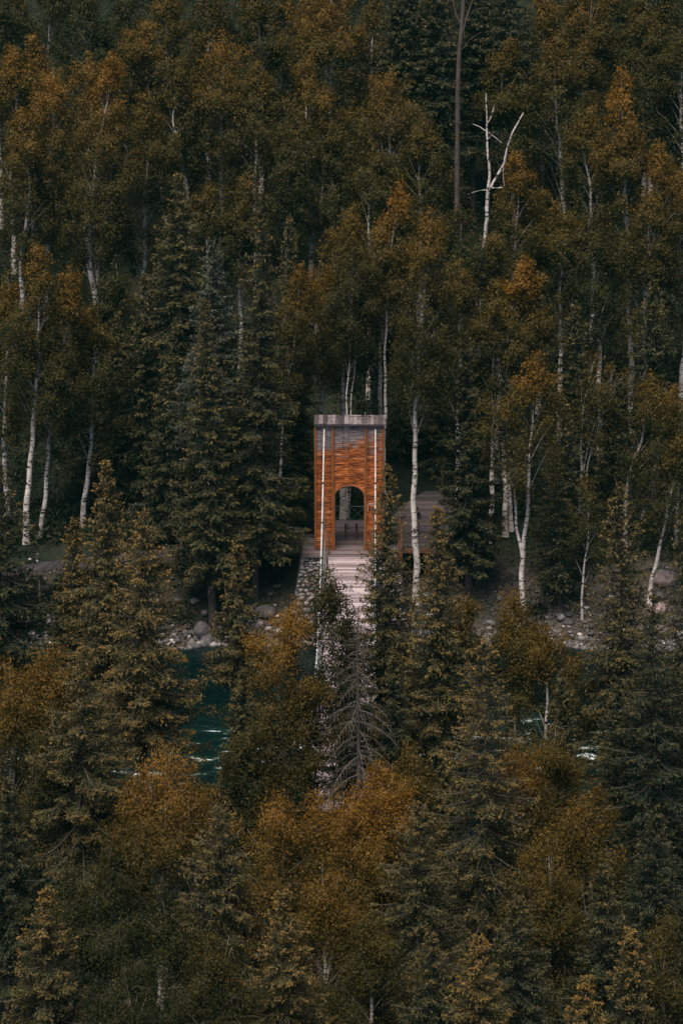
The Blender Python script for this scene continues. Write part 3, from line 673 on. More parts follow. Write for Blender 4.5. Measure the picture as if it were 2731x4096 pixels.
B((20, 620), 1000, 45, 'brown birch half cut by the left edge at mid height', Y=157, orange=0.45)
# ---- right bank
B((1236, 808), 1060, 74, 'graceful golden birch on a bright white forked trunk by the river', Y=145.7, orange=0.7, r0=0.2, stems=[[(1198, 1420), (1200, 1260), (1212, 1140), (1218, 1010), (1225, 900)], [(1200, 1290), (1186, 1200), (1176, 1080), (1165, 1020), (1170, 900)]])
B((1372, 803), 960, 52, 'sparse vase-shaped birch of several slender stems on the right', Y=152, orange=0.5, r0=0.13, sparse=0.75, stems=[[(1328, 1185), (1334, 1050), (1338, 940), (1352, 860)], [(1330, 1120), (1350, 1000), (1380, 920), (1430, 850)], [(1332, 1180), (1362, 1000), (1400, 900), (1405, 830)]])
B((1492, 850), 1080, 68, 'bushy birch with a fine white fork on the right, under the tall white trunk', Y=151.5, orange=0.45, stems=[[(1436, 1180), (1440, 1080), (1475, 1010), (1490, 920)], [(1470, 1200), (1500, 1080), (1520, 960)]])
B((1548, 885), 1090, 45, 'orange-brown birch at the right edge below the middle of the hillside', Y=153, orange=0.55)
B((1560, 990), 1200, 40, 'birch with a leaning striped trunk at the right edge by the pink boulder', Y=146.8, orange=0.35, r0=0.16, stems=[[(1490, 1375), (1502, 1300), (1525, 1200), (1548, 1110)]])
B((1350, 1090), 1290, 34, 'thin sapling birch with a crooked stem above the leaning pole', Y=146.0, orange=0.3, r0=0.09, sparse=0.5, stems=[[(1335, 1440), (1338, 1330), (1348, 1230), (1352, 1150)]])
S_((1300, 930), 1300, 62, 'dark shaggy spruce right of the golden birch', Y=150, dens=0.8)
S_((1285, 1090), 1400, 58, 'low dark spruce with grey hanging twigs by the stony shore', Y=147.5, dens=0.55)
S_((1400, 960), 1280, 50, 'dark spruce behind the vase-shaped birch', Y=156)
S_((1180, 1020), 1330, 46, 'shaded spruce behind the striped white trunks', Y=163, dens=0.7)
S_((1500, 640), 1010, 60, 'dark spruce below the full orange birch at the right edge', Y=160)
S_((1320, 700), 1040, 60, 'blackish spruce in the gap left of the tallest white trunk', Y=161)
S_((1060, 540), 900, 60, 'dark green spruce behind the large birch beside the gate', Y=166)
S_((1010, 800), 1150, 50, 'black-green spruce in the shade behind the viewing deck', Y=164, dens=0.7)
S_((920, 760), 1110, 46, 'black-green spruce in the shade right behind the gate', Y=165, dens=0.7)
# ---- near bank, upper row
S_((245, 1063), 1640, 112, 'spruce with a broad double-looking tip, left of the river gap', Y=111.5, bright=0.16)
S_((330, 1175), 1720, 118, 'bright broad spruce in the left foreground with feathered edges', Y=107.0, bright=0.22)
S_((170, 1195), 1660, 66, 'small-tipped spruce at the left of the broad-tipped spruce', Y=113, bright=0.16)
S_((2, 1085), 1530, 112, 'dark heavy spruce cut by the left edge at mid height', Y=112, bright=-0.03)
S_((545, 1250), 1560, 60, 'small slender spruce before the stony shore left of the bridge', Y=122.0 if False else 110.0, bright=0.15, dens=0.85)
S_((888, 1073), 1720, 94, 'spruce whose tip overlaps the right side of the gate', Y=107.5, bright=0.13, dens=1.35)
S_((1005, 1168), 1820, 96, 'bright-tipped spruce in front of the viewing deck', Y=105.5, bright=0.18)
S_((1425, 1112), 1760, 108, 'broad olive spruce on the right before the pink boulder', Y=107, bright=0.12)
S_((1570, 1190), 2000, 118, 'very large spruce cut by the right edge', Y=101, bright=0.04)
S_((1500, 1370), 2060, 112, 'wide dark teal spruce in the right foreground', Y=98, bright=-0.06)
B((1172, 1340), 1640, 62, 'small birch with shiny orange leaves at the foot of the golden birch', Y=108, orange=0.55, r0=0.1, stems=[[(1183, 1720), (1183, 1590), (1183, 1450), (1178, 1400)], [(1183, 1480), (1205, 1430)]])
B((1250, 1428), 1760, 78, 'brown birch beside the dark river pool on the right', Y=107, dome=True, orange=0.45)
B((1068, 1350), 1640, 52, 'small birch with orange twig ends right of the bright-tipped spruce', Y=108, orange=0.45)
tree('birch', (752, 1298), 1640, 46, label='leafy young tree with a thin bare tip in front of the bridge deck', Y=104.5, dome=True, orange=0.15, r0=0.06, stems=[[(765, 1760), (760, 1500), (762, 1400)]], fork=False)
B((688, 1378), 1800, 108, 'dense fiery-topped birch in front of the stone pier', Y=103.5, dome=True, orange=0.75, dens=1.1, stems=[[(672, 1860), (660, 1750), (640, 1640), (638, 1560)], [(672, 1800), (683, 1650), (682, 1550)]])
tree('dead', (822, 1400), 1800, 80, label='bare grey dead spruce with drooping twigs below the bridge', Y=100.0, dz=0.42, tw=6)
S_((795, 1425), 1820, 72, 'dark green spruce behind the bare dead one below the bridge', Y=104.5, bright=0.0)
S_((905, 1500), 1850, 62, 'dark spruce right of the bare dead one', Y=103.0, bright=-0.02)
S_((560, 1540), 1900, 62, 'dim spruce along the right side of the river gap', Y=104.0, bright=0.02, dens=0.9)
# ---- near bank, middle row
B((122, 1472), 1880, 78, 'orange-crowned birch at left below the small-tipped spruce', Y=103, dome=True, orange=0.6)
B((25, 1508), 1900, 66, 'rusty birch touching the left edge below the dark heavy spruce', Y=102, dome=True, orange=0.6)
S_((190, 1490), 1960, 132, 'large tiered spruce with a dark visible trunk in the left foreground', Y=97, bright=0.14, gap=0.35, dz=0.42)
B((118, 1620), 2000, 80, 'dull birch with scattered white stems behind the tiered spruce', Y=98, orange=0.2, stems=[[(120, 2000), (122, 1850), (125, 1750)], [(120, 1950), (150, 1800)]])
B((375, 1700), 2080, 112, 'orange birch with bright white forks in the lower left', Y=95, dome=True, orange=0.9, dens=0.9, stems=[[(370, 2080), (375, 1940), (380, 1850), (388, 1760)], [(372, 1960), (345, 1840), (328, 1760)], [(376, 1930), (405, 1840), (430, 1790)]])
B((600, 1655), 1930, 40, 'small dark birch with a leaning bare stem at the bottom of the river gap', Y=101.5, orange=0.15, r0=0.07, stems=[[(590, 1860), (560, 1780), (540, 1700)]])
B((640, 1822), 2130, 76, 'orange birch with a flat rounded top left of the lower centre', Y=94, dome=True, orange=0.75)
B((735, 1808), 2100, 52, 'narrow orange-topped birch in the lower centre', Y=95, dome=True, orange=0.75)
B((885, 1750), 2140, 100, 'brightest orange birch in the lower centre', Y=94.5, dome=True, orange=0.95, dens=1.1)
B((812, 1795), 2200, 62, 'orange birch on the left shoulder of the brightest one', Y=93, dome=True, orange=0.85)
B((942, 1705), 2100, 60, 'olive-topped birch behind the brightest orange birch', Y=97.5, dome=True, orange=0.4)
S_((1113, 1468), 2260, 138, 'great golden-tipped spruce in the right foreground', Y=94, bright=0.15, orange=0.45, pw=0.75)
B((1190, 1708), 2080, 66, 'birch with orange patches right of the great golden-tipped spruce', Y=97, dome=True, orange=0.75)
B((1285, 1640), 2150, 84, 'brown birch with white river glints behind it, right of centre', Y=99, orange=0.35, dens=0.8, stems=[[(1240, 2100), (1240, 1900), (1265, 1750)]])
B((1350, 1800), 2260, 92, 'wide dull orange birch in the lower right', Y=95, dome=True, orange=0.5)
S_((1420, 1560), 2080, 92, 'shadowy teal spruce left of the wide dark one in the right foreground', Y=99.5, bright=-0.08)
B((1250, 1900), 2330, 92, 'brown birch low on the right of the great spruce', Y=91, orange=0.45)
# fillers along the near water edge
for (dx, dy, kd, lab) in ((55, 1760, 'b', 'dim olive birch near the water edge at the far left of the lower half'),
        (255, 1700, 's', 'dim spruce showing between the tiered spruce and the white-forked orange birch'),
        (300, 1780, 'b', 'olive birch just left of the white-forked orange birch in the lower left'),
        (460, 1790, 'b', 'brown birch right behind the white-forked orange birch in the lower left'),
        (525, 1740, 's', 'shaded spruce at the near end of the river gap'),
        (1020, 1760, 's', 'shaded spruce just left of the great golden-tipped spruce'),
        (1230, 1780, 'b', 'dull brown birch directly right of the great golden-tipped spruce'),
        (700, 1740, 's', 'dark spruce behind the narrow orange-topped birch in the lower centre'),
        (610, 1760, 'b', 'dark olive birch behind the flat-topped orange birch'),
        (1500, 1720, 'b', 'dim birch among the dark teal spruces at the right edge'),
        (1290, 1560, 's', 'dim spruce at the right rim of the dark river pool')):
    if kd == 'b': B((dx, dy), 2120, 62, lab, Y=101.5 + (dx % 7) * 0.4, orange=0.3)
    else: S_((dx, dy), 2120, 76, lab, Y=102.5 + (dx % 5) * 0.4, bright=-0.02)
# ---- near bank, lowest row
S_((20, 1790), 2250, 88, 'shaded spruce cut by the left edge in the lower part', Y=94, bright=-0.06)
B((165, 1975), 2330, 82, 'dark leafy birch behind the small golden spruce in the lower left', Y=90, orange=0.05)
B((258, 1935), 2330, 90, 'dark green birch with a straight pale trunk in the lower left', Y=89, orange=0.06, r0=0.12, stems=[[(255, 2340), (257, 2180), (253, 2050), (252, 1980)], [(257, 2150), (275, 2080)], [(257, 2160), (235, 2100)]])
S_((108, 2045), 2420, 92, 'small golden spruce at the bottom left corner', Y=84, bright=0.14, orange=0.45)
B((375, 2020), 2400, 88, 'dim green birch at the bottom between the pale trunk and the brown spruce', Y=87, orange=0.05)
S_((508, 1858), 2450, 116, 'bulky brown spruce at the bottom left of centre', Y=88, bright=0.08, orange=0.35, pw=0.6)
B((620, 1985), 2380, 62, 'brown birch between the bulky brown spruce and the grey-tipped one', Y=88.5, orange=0.45)
S_((650, 2050), 2460, 104, 'grey-green spruce with a pale tip at the bottom centre', Y=83, bright=0.2)
B((740, 1960), 2400, 90, 'orange-flecked birch filling the lower centre', Y=88.5, orange=0.6)
S_((958, 1852), 2420, 118, 'grey-green spruce with a soft bushy top in the lower centre', Y=88, bright=0.08, pw=0.65)
B((850, 2090), 2420, 82, 'olive birch at the bottom edge beside the pale-tipped spruce', Y=84, orange=0.3)
S_((1100, 2155), 2480, 78, 'small pale spruce at the bottom edge right of centre', Y=78, bright=0.22)
S_((990, 2150), 2480, 92, 'dark spruce at the bottom edge left of the small pale one', Y=82, bright=0.02)
S_((1185, 2060), 2420, 92, 'dim spruce at the bottom edge right of the small pale one', Y=85, bright=0.0)
S_((1345, 2250), 2500, 52, 'little pale spruce tip at the bottom edge on the right', Y=76, bright=0.22)
S_((1450, 2138), 2470, 70, 'small golden-tipped spruce near the bottom right corner', Y=79, bright=0.12, orange=0.45)
B((1530, 2100), 2460, 82, 'brown birch in the bottom right corner', Y=82, orange=0.3)
S_((1385, 1990), 2400, 92, 'dark spruce above the small golden-tipped one, lower right', Y=88, bright=-0.02)
S_((1500, 1860), 2330, 96, 'black-teal spruce at the right edge in the lower part', Y=91, bright=-0.08)
B((480, 2130), 2460, 82, 'dull birch at the bottom edge under the bulky brown spruce', Y=82, orange=0.2)
B((290, 2200), 2500, 82, 'dark birch at the bottom edge right of the small golden spruce', Y=80, orange=0.05)
open('/tmp/stat.txt','w').write(str((NTREE[0],NLEAF[0],time.time()-T0))) if 0 else None
print('trees', NTREE[0], 'leaves', NLEAF[0], 'time', time.time() - T0)
# ==END TREES==

# ---- bare trees given as explicit stems
def bare_tree(name, Y, lines, label, cat, bark, group=None, bury=0.2):
    p0 = lines[0][0][0]; x0, _, z0 = wd(p0[0], p0[1], Y); zg = gz(x0, Y) - bury
    root = empty(name, (x0, Y, zg), label, cat, group)
    def mk(sub):
        L = []
        for pts, ra, rb, dy in sub:
            P = [wd(a, b, Y) for a, b in pts]; P = np.array([(x - x0, 0, z - zg) for x, _, z in P])
            d = np.r_[0, np.cumsum(np.linalg.norm(np.diff(P, axis=0), axis=1))]; k = max(5, int(d[-1] / 0.35)); s = np.linspace(0, d[-1], k)
            P = np.stack([np.interp(s, d, P[:, j]) for j in range(3)], 1)
            P[:, 1] = dy[0] + (dy[1] - dy[0]) * s / d[-1]
            P[1:-1, 0] += rng.normal(0, 0.015, k - 2)
            L.append((P, np.linspace(ra, rb, k)))
        return L
    lines = [list(l) for l in lines]
    if z0 - zg > 0.4:
        P = lines[0][0]; gr = None
        # bring the trunk down to the ground
        x, _, z = wd(P[0][0], P[0][1], Y)
        rowg = 2048 + F * math.tan(math.atan((CAMZ - zg) / Y) - PITCH)
        lines[0][0] = [(P[0][0] - 4, rowg / K)] + list(P)
    v, f = tubes_np(mk(lines[:3]), 10)
    mesh_from('trunk', v, f, 4, M[bark], root, smoothf=True)
    if len(lines) > 3:
        for ln in mk(lines[3:]):
            v, f = tubes_np([ln], 5); mesh_from('branch', v, f, 4, M[bark], root, smoothf=True)
    return root
bare_tree('dead_birch_tree', 163.0, [
    ([(1098, 600), (1112, 560), (1117, 500), (1119, 440)], 0.16, 0.12, (0, 0)),
    ([(1119, 440), (1124, 400), (1119, 350), (1118, 300), (1117, 260), (1116, 215)], 0.095, 0.035, (0, 0.2)),
    ([(1119, 445), (1140, 405), (1158, 370), (1163, 340), (1172, 310), (1185, 285), (1201, 256)], 0.095, 0.04, (0, -0.4)),
    ([(1119, 284), (1128, 270), (1135, 244)], 0.045, 0.02, (0.1, 0.3)),
    ([(1119, 303), (1100, 292), (1082, 285)], 0.03, 0.01, (0.1, 0.4)),
    ([(1121, 305), (1140, 318), (1152, 328)], 0.03, 0.012, (0.1, -0.2)),
    ([(1121, 320), (1128, 308), (1134, 300)], 0.03, 0.012, (0.1, -0.3)),
    ([(1125, 432), (1140, 430), (1152, 428)], 0.05, 0.02, (0, -0.5)),
    ([(1158, 428), (1155, 395), (1158, 360)], 0.03, 0.02, (0.1, 0.3)),
    ([(1117, 436), (1100, 438), (1075, 448)], 0.03, 0.01, (0, 0.4))],
    'bright white forked dead snag standing out of the dark gap', 'dead tree', 'birch_bark')
bare_tree('bare_trunk_tree', 169.0, [
    ([(1050, 300), (1051, 200), (1053, 140), (1060, 60), (1065, -40)], 0.24, 0.13, (0, 0)),
    ([(1057, 90), (1072, 40), (1085, -10)], 0.09, 0.05, (0, -0.3)),
    ([(1060, 60), (1045, 30), (1040, 0)], 0.06, 0.03, (0, 0.3)),
    ([(1062, 50), (1090, 20), (1120, 15)], 0.04, 0.01, (0, -0.4)),
    ([(1055, 120), (1080, 90), (1105, 75)], 0.04, 0.01, (0, 0.4))],
    'grey bare trunk rising to the top edge right of centre', 'dead tree', 'bark_grey')

# ---- fallen poles over the water, left and right
def pole(Y0, Y1, a, b, r0, r1, label):
    p = Vector(wd(a[0], a[1], Y0)); q = Vector(wd(b[0], b[1], Y1))
    m = MB(); L = [p + (q - p) * t + Vector((0, 0, 0.10 * math.sin(t * 3.1) + rng.normal(0, 0.012))) for t in np.linspace(0, 1, 9)]
    m.tube([v - p for v in L], list(np.linspace(r0, r1, 9)), 7)
    o = m.build('fallen_log', M['bark_dead'], smoothf=True); o.location = p
    tag(o, label, 'log', 'fallen poles along the far shore')
pole(143.6, 146.0, (1254, 1469), (1348, 1426), 0.045, 0.07, 'straight pale pole slanting over the dark pool on the right')
pole(144.2, 142.6, (440, 1500), (545, 1528), 0.06, 0.03, 'pale thin log sloping into the water left of the bridge')
pole(137.5, 137.0, (415, 1586), (480, 1594), 0.10, 0.04, 'short driftwood log lying in the green river on the left')

# ---- stones
def rock_mesh(r, n=2):
    bm = bmesh.new(); bmesh.ops.create_icosphere(bm, subdivisions=n, radius=1.0)
    ph = r.uniform(0, 6, 6)
    for v in bm.verts:
        c = v.co; k = 1 + 0.16 * math.sin(c.x * 2.7 + ph[0]) * math.cos(c.y * 2.3 + ph[1]) + 0.13 * math.sin(c.z * 3.3 + ph[2] + c.x * 2) + 0.06 * math.sin(c.y * 6 + ph[3])
        v.co = c * k
    me = bpy.data.meshes.new('boulder')
    bm.to_mesh(me); bm.free()
    for p in me.polygons: p.use_smooth = True
    return me
RM = [rock_mesh(rng) for _ in range(5)]
for me in RM: me.materials.append(M['stone'])
def boulder(dx, dy, Y, s, label, mat=None, group='boulders of the river banks'):
    x, _, z = wd(dx, dy, Y)
    me = RM[int(rng.integers(0, 5))]
    if mat: me = me.copy(); me.materials[0] = M[mat]
    o = bpy.data.objects.new('boulder', me); COL.objects.link(o)
    o.location = (x, Y, max(gz(x, Y), -4.6) + s * 0.25)
    o.scale = (s * rng.uniform(0.9, 1.3), s * rng.uniform(0.8, 1.1), s * rng.uniform(0.6, 0.8)); o.rotation_euler = (0, 0, rng.uniform(0, 6))
    tag(o, label, 'boulder', group)
boulder(1528, 1322, 148.2, 0.85, 'large mauve boulder at the right edge', 'stone_pink')
boulder(1507, 1370, 146.4, 0.72, 'rounded pink boulder below the large mauve one', 'stone_pink')
boulder(1513, 1352, 147.3, 0.34, 'small rounded grey stone between the mauve and the pink boulder')
boulder(612, 1392, 147.0, 0.62, 'pale rounded boulder beside the leaning birch left of the pier')
boulder(463, 1462, 145.6, 0.80, 'big grey boulder left of the pinkish spruce trunk')
boulder(480, 1478, 145.0, 0.55, 'flat grey boulder at the foot of the pinkish spruce trunk')
boulder(1260, 1424, 146.2, 0.28, 'upright pale stone behind the stony shore on the right', 'stone_pink')
boulder(455, 1380, 148.5, 0.55, 'flat pale slab in the shade up the bank on the left')
# shore shingle: uncountable
def shingle():
    r = np.random.default_rng(5)
    bm = bmesh.new(); bmesh.ops.create_icosphere(bm, subdivisions=1, radius=1.0)
    bv = np.array([v.co[:] for v in bm.verts]); bf = np.array([[v.index for v in f.verts] for f in bm.faces]); bm.free()
    n = 5200
    x = r.uniform(-26, 26, n); sh = 144.6 + 0.9 * np.sin(x * 0.21 + 1.0) + 0.5 * np.sin(x * 0.63)
    dy = r.exponential(1.3, n) - 0.5; y = sh + dy
    keep = ~((x > -3.3) & (x < 3.6) & (y > 145.8)); x, y = x[keep], y[keep]; n = len(x)
    z = np.maximum(ground_z(x, y), -4.6)
    s = r.lognormal(-2.1, 0.5, n).clip(0.05, 0.27)
    sc = s[:, None] * np.stack([r.uniform(0.8, 1.5, n), r.uniform(0.8, 1.2, n), r.uniform(0.5, 0.85, n)], 1)
    V = bv[None] * sc[:, None, :] * (1 + r.normal(0, 0.08, (n, len(bv), 1)))
    a = r.uniform(0, 6.28, n); c, s_ = np.cos(a)[:, None], np.sin(a)[:, None]
    X = V[..., 0] * c - V[..., 1] * s_; Yv = V[..., 0] * s_ + V[..., 1] * c
    V = np.stack([X + x[:, None], Yv + y[:, None], V[..., 2] + (z + s * 0.25)[:, None]], -1)
    Fc = (bf[None] + (np.arange(n) * len(bv))[:, None, None])
    m = M['shingle'] = None
    m, nt, out = new_mat('shore_stone')
    g = N(nt, 'ShaderNodeNewGeometry'); rr = ramp(nt, [(0.0, (0.05, 0.05, 0.055)), (0.6, (0.09, 0.085, 0.09)), (0.9, (0.22, 0.20, 0.21)), (1.0, (0.50, 0.46, 0.46))], g.outputs['Random Per Island'])
    p = N(nt, 'ShaderNodeBsdfPrincipled'); p.inputs['Roughness'].default_value = 0.75; nt.links.new(rr.outputs[0], p.inputs['Base Color']); nt.links.new(p.outputs[0], out.inputs[0])
    o = mesh_from('shore_stones', V.reshape(-1, 3), Fc.reshape(-1, 3), 3, m, smoothf=True)
    tag(o, 'grey and pale river stones strewn along the far shore', 'stones', kind='stuff')
shingle()
def undergrowth():
    r = np.random.default_rng(11)
    n = 150000
    x = r.uniform(-34, 34, n); y = np.concatenate([r.uniform(147.3, 176, n * 2 // 3), r.uniform(66, 109, n - n * 2 // 3)])
    pat = np.sin(x * 0.7) * np.sin(y * 0.8 + x * 0.2) + np.sin(x * 1.7 + y) * 0.6
    keep = (pat + r.normal(0, 0.5, n) > 0.0) & ~((x > -4) & (x < 9) & (y > 145) & (y < 163)) & ~((x < -1) & (y > 150.2) & (y < 153.2))
    x, y = x[keep], y[keep]; n = len(x)
    h = r.exponential(0.22, n).clip(0, 1.1) * (0.5 + 0.8 * (pat[keep] > 0.7))
    P = np.stack([x, y, ground_z(x, y) + h], 1)
    D = unit(r.normal(0, 0.6, (n, 3)) + np.array([0, 0, 0.9])); Nn = unit(r.normal(0, 1, (n, 3)))
    L = r.uniform(0.05, 0.13, n); V = leaf_quads(P, D, Nn, L, L * 0.45)
    o = mesh_from('undergrowth', V, np.arange(4 * n), 4, M['undergrowth'], attr=np.clip(r.normal(0.35, 0.25, n), 0, 1))
    tag(o, 'low dark herbs and shrubs covering the forest floor', 'undergrowth', kind='stuff')
undergrowth()
def thicket():
    r = np.random.default_rng(17)
    P = []; T = []; S = []
    def lumps(n, x0, x1, y0, y1, rmin, rmax, hmul, leaves, test=None, px=13.5):
        for _ in range(n):
            x, y = r.uniform(x0, x1), r.uniform(y0, y1)
            if test and not test(x, y): continue
            R_ = r.uniform(rmin, rmax); h = R_ * hmul * r.uniform(0.7, 1.3); k = int(leaves * R_ * R_)
            q = unit(r.normal(0, 1, (k, 3))); q[:, 2] = np.abs(q[:, 2]); q *= (r.uniform(0.3, 1, k) ** 0.4)[:, None]
            q = q * np.array([R_, R_, h]) + r.normal(0, 0.15, (k, 3))
            q += np.array([x, y, gz(x, y) - 0.2])
            P.append(q); T.append(r.normal(r.uniform(0.12, 0.5), 0.14, k)); S.append(np.full(k, 1.7 / px))
    lumps(620, -36, 36, 166, 225, 1.2, 2.6, 1.7, 90)
    lumps(420, -60, 60, 222, 320, 2.2, 4.5, 1.7, 45)
    lumps(240, -28, 28, 158, 174, 0.8, 1.8, 1.2, 110, lambda x, y: not (2.5 < x < 9 and y < 164) and not (abs(x) < 3.2 and y < 160))
    lumps(110, -24, -4.5, 153.4, 158, 0.5, 1.3, 1.0, 130)
    lumps(110, -24, -6.5, 145.6, 149.5, 0.4, 1.0, 1.0, 150)
    lumps(45, -11, -3.5, 148.3, 150.2, 0.25, 0.5, 0.7, 200)
    lumps(40, 4, 24, 146.6, 149.5, 0.25, 0.7, 0.9, 180, lambda x, y: not 8.5 < x < 11.5)
    lumps(60, 9.5, 24, 150.5, 158, 0.5, 1.3, 1.0, 130, lambda x, y: not 8.5 < x < 12.5)
    lumps(130, -17, 17, 60, 106, 0.6, 1.6, 1.1, 160, px=24)
    P = np.concatenate(P); T = np.concatenate(T); S = np.concatenate(S); n = len(P)
    D = unit(r.normal(0, 1, (n, 3)) + np.array([0, 0, -0.4])); Nn = unit(r.normal(0, 1, (n, 3)) + np.array([0, 0, 0.6]))
    L = S * r.uniform(0.6, 1.4, n); V = leaf_quads(P, D, Nn, L, L * 0.55)
    o = mesh_from('thicket', V, np.arange(4 * n), 4, M['undergrowth'], attr=np.clip(T, 0, 1))
    tag(o, 'dark bushes filling the shaded ground between the trees', 'bushes', kind='stuff')
thicket()

# ------------------------------------------------------------------ gate tower
YT = 149.0; XC = 0.50; RZ = -0.0124
gate = empty('bridge_gate', (XC, YT, 0.0), 'tall orange wooden gate tower with an arched doorway at the end of the footbridge', 'gate tower', rz=RZ)
W2 = 2.12; HE = 8.05; AW = 0.89; ZS = 3.45; ZA = 4.15; DEPTH = 1.9
def arch_half(z):
    if z < ZS: return AW
    if z >= ZA: return 0.0
    return AW * math.sqrt(max(0, 1 - ((z - ZS) / (ZA - ZS)) ** 2))
def siding_wall(y0, thick, name):
    m = MB(); z = 0.02; ph = 0.128; r = np.random.default_rng(3)
    while z < HE - 0.01:
        z1 = min(z + ph, HE); a0, a1 = arch_half(z + 0.004), arch_half(z1 - 0.004)
        lap = 0.018; j = r.uniform(0, 0.006)
        for (xa, xb) in ((-W2, -1.06), (-1.06, 0.0), (0.0, 1.02), (1.02, W2)):
            for sgn, A0, A1 in ((0, a0, a1),):
                # clip by the arch
                segs = []
                if xb <= 0:
                    segs = [(xa, min(xb, -A0) if A0 > 0 else xb, xa, min(xb, -A1) if A1 > 0 else xb)]
                elif xa >= 0:
                    segs = [(max(xa, A0), xb, max(xa, A1), xb)]
                for (l0, r0_, l1, r1_) in segs:
                    if r0_ - l0 < 0.01 and r1_ - l1 < 0.01: continue
                    yy = y0 - j
                    m.hexa([(l0, yy - lap, z), (r0_, yy - lap, z), (r0_, yy + thick, z), (l0, yy + thick, z),
                            (l1, yy, z1), (r1_, yy, z1), (r1_, yy + thick, z1), (l1, yy + thick, z1)])
        z = z1 + 0.004
    nb = len(m.bm.faces)
    if y0 == 0.0:                      # nail heads in columns
        for x in (-0.035, 1.75, -1.75, 1.2, -1.2):
            for k in range(62):
                zz = 0.1 + k * 0.132
                if zz > HE - 0.1 or (abs(x) < AW + 0.02 and zz < ZA + 0.05): continue
                m.box((x + rng.normal(0, 0.008), -0.03, zz), (0.028, 0.03, 0.035))
    m.bm.faces.ensure_lookup_table()
    for f in m.bm.faces[nb:]: f.material_index = 1
    o = m.build(name, M['siding'], gate); o.data.materials.append(M['rust'])
    return o
siding_wall(0.0, 0.05, 'front_wall')
siding_wall(DEPTH, 0.05, 'back_wall')
for s in (-1, 1):
    m = MB(); z = 0.02
    while z < HE:
        m.box((s * (W2 - 0.03), DEPTH / 2 + 0.025, z + 0.062), (0.04, DEPTH - 0.06, 0.122)); z += 0.128
    m.build('side_wall', M['siding'], gate)
    # inner lining of the passage
    m = MB(); z = 0.02
    while z < ZS - 0.1:
        m.box((s * (AW + 0.03), DEPTH / 2 + 0.025, z + 0.062), (0.04, DEPTH - 0.06, 0.122)); z += 0.128
    m.build('passage_lining', M['siding'], gate)
for x, w_ in ((-W2 + 0.01, 0.13), (-1.02, 0.15), (0.99, 0.15), (W2 - 0.06, 0.17)):
    m = MB(); m.box((x, -0.065, HE / 2 - 0.1), (w_, 0.085, HE - 0.12)); m.build('batten_post', M['post_wood'], gate, bevel=0.008)
# arch trim
m = MB(); pts = []
for k in range(25):
    a = PI * k / 24; pts.append((-math.cos(a) * (AW + 0.02), -0.045, ZS + math.sin(a) * (ZA - ZS + 0.02)))
m.tube(pts, 0.028, 6); m.build('arch_trim', M['post_wood'], gate)
for s in (-1, 1):
    m = MB(); m.box((s * (AW + 0.035), -0.045, ZS / 2), (0.06, 0.07, ZS)); m.build('door_jamb', M['post_wood'], gate, bevel=0.006)
# roof
ry0, ryr, ry1 = -0.22, 0.98, DEPTH + 0.26; zr = 8.36
def roof_z(y): return 8.10 + (zr - 8.10) * (y - ry0) / (ryr - ry0) if y < ryr else zr - (zr - 8.02) * (y - ryr) / (ry1 - ryr)
m = MB(); x = -W2 - 0.05; r = np.random.default_rng(9)
while x < W2 + 0.02:
    w_ = r.uniform(0.24, 0.28); x1 = min(x + w_ - 0.014, W2 + 0.05); j = r.uniform(0, 0.02); e = r.uniform(-0.03, 0.03)
    for ya, yb in ((ry0 + e, ryr), (ryr + 0.004, ry1)):
        za, zb_ = roof_z(ya if ya < ryr else ryr) + j, roof_z(yb) + j
        m.hexa([(x, ya, za), (x1, ya, za), (x1, yb, zb_), (x, yb, zb_), (x, ya, za + 0.035), (x1, ya, za + 0.035), (x1, yb, zb_ + 0.035), (x, yb, zb_ + 0.035)])
    x += w_
m.build('roof', M['roof_wood'], gate)
m = MB(); m.box((0, ry0 + 0.01, 8.055), (2 * W2 + 0.1, 0.05, 0.05)); m.build('fascia', M['roof_wood'], gate)
m = MB(); m.box((0, DEPTH / 2, HE - 0.09), (2 * W2 - 0.12, DEPTH - 0.1, 0.1)); m.build('ceiling_board', M['beam_wood'], gate)
# loose black wire over the roof and down the front
m = MB()
m.tube([(-0.35, -0.10, 6.45), (-0.42, -0.11, 6.7), (-0.38, -0.10, 7.4), (-0.44, -0.10, 7.95), (-0.45, -0.27, 8.12), (-0.60, 0.2, 8.27), (-0.85, 0.6, 8.36), (-0.5, 0.85, 8.42), (0.3, 0.7, 8.38), (1.1, 0.75, 8.40), (1.7, 0.6, 8.37)], 0.013, 5)
m.tube([(0.5, 0.45, 8.34), (0.8, 0.2, 8.28), (0.95, 0.5, 8.34), (0.6, 0.75, 8.40), (0.9, 0.9, 8.43), (1.3, 0.7, 8.4), (1.0, 0.25, 8.29)], 0.012, 5)
m.build('loose_wire', M['black'], gate)
m = MB(); m.tube([(0.95, ryr, zr), (0.95, ryr, zr + 0.22)], 0.02, 6); m.build('roof_pin', M['white_tube'], gate)
# white bent rail on the right bay
m = MB(); m.tube([(1.14, -0.12, 2.55), (1.11, -0.14, 2.95), (1.16, -0.16, 3.02), (2.05, -0.16, 3.02), (2.10, -0.15, 2.97), (2.11, -0.12, 2.7)], 0.018, 6)
m.build('bent_rail', M['white_tube'], gate)

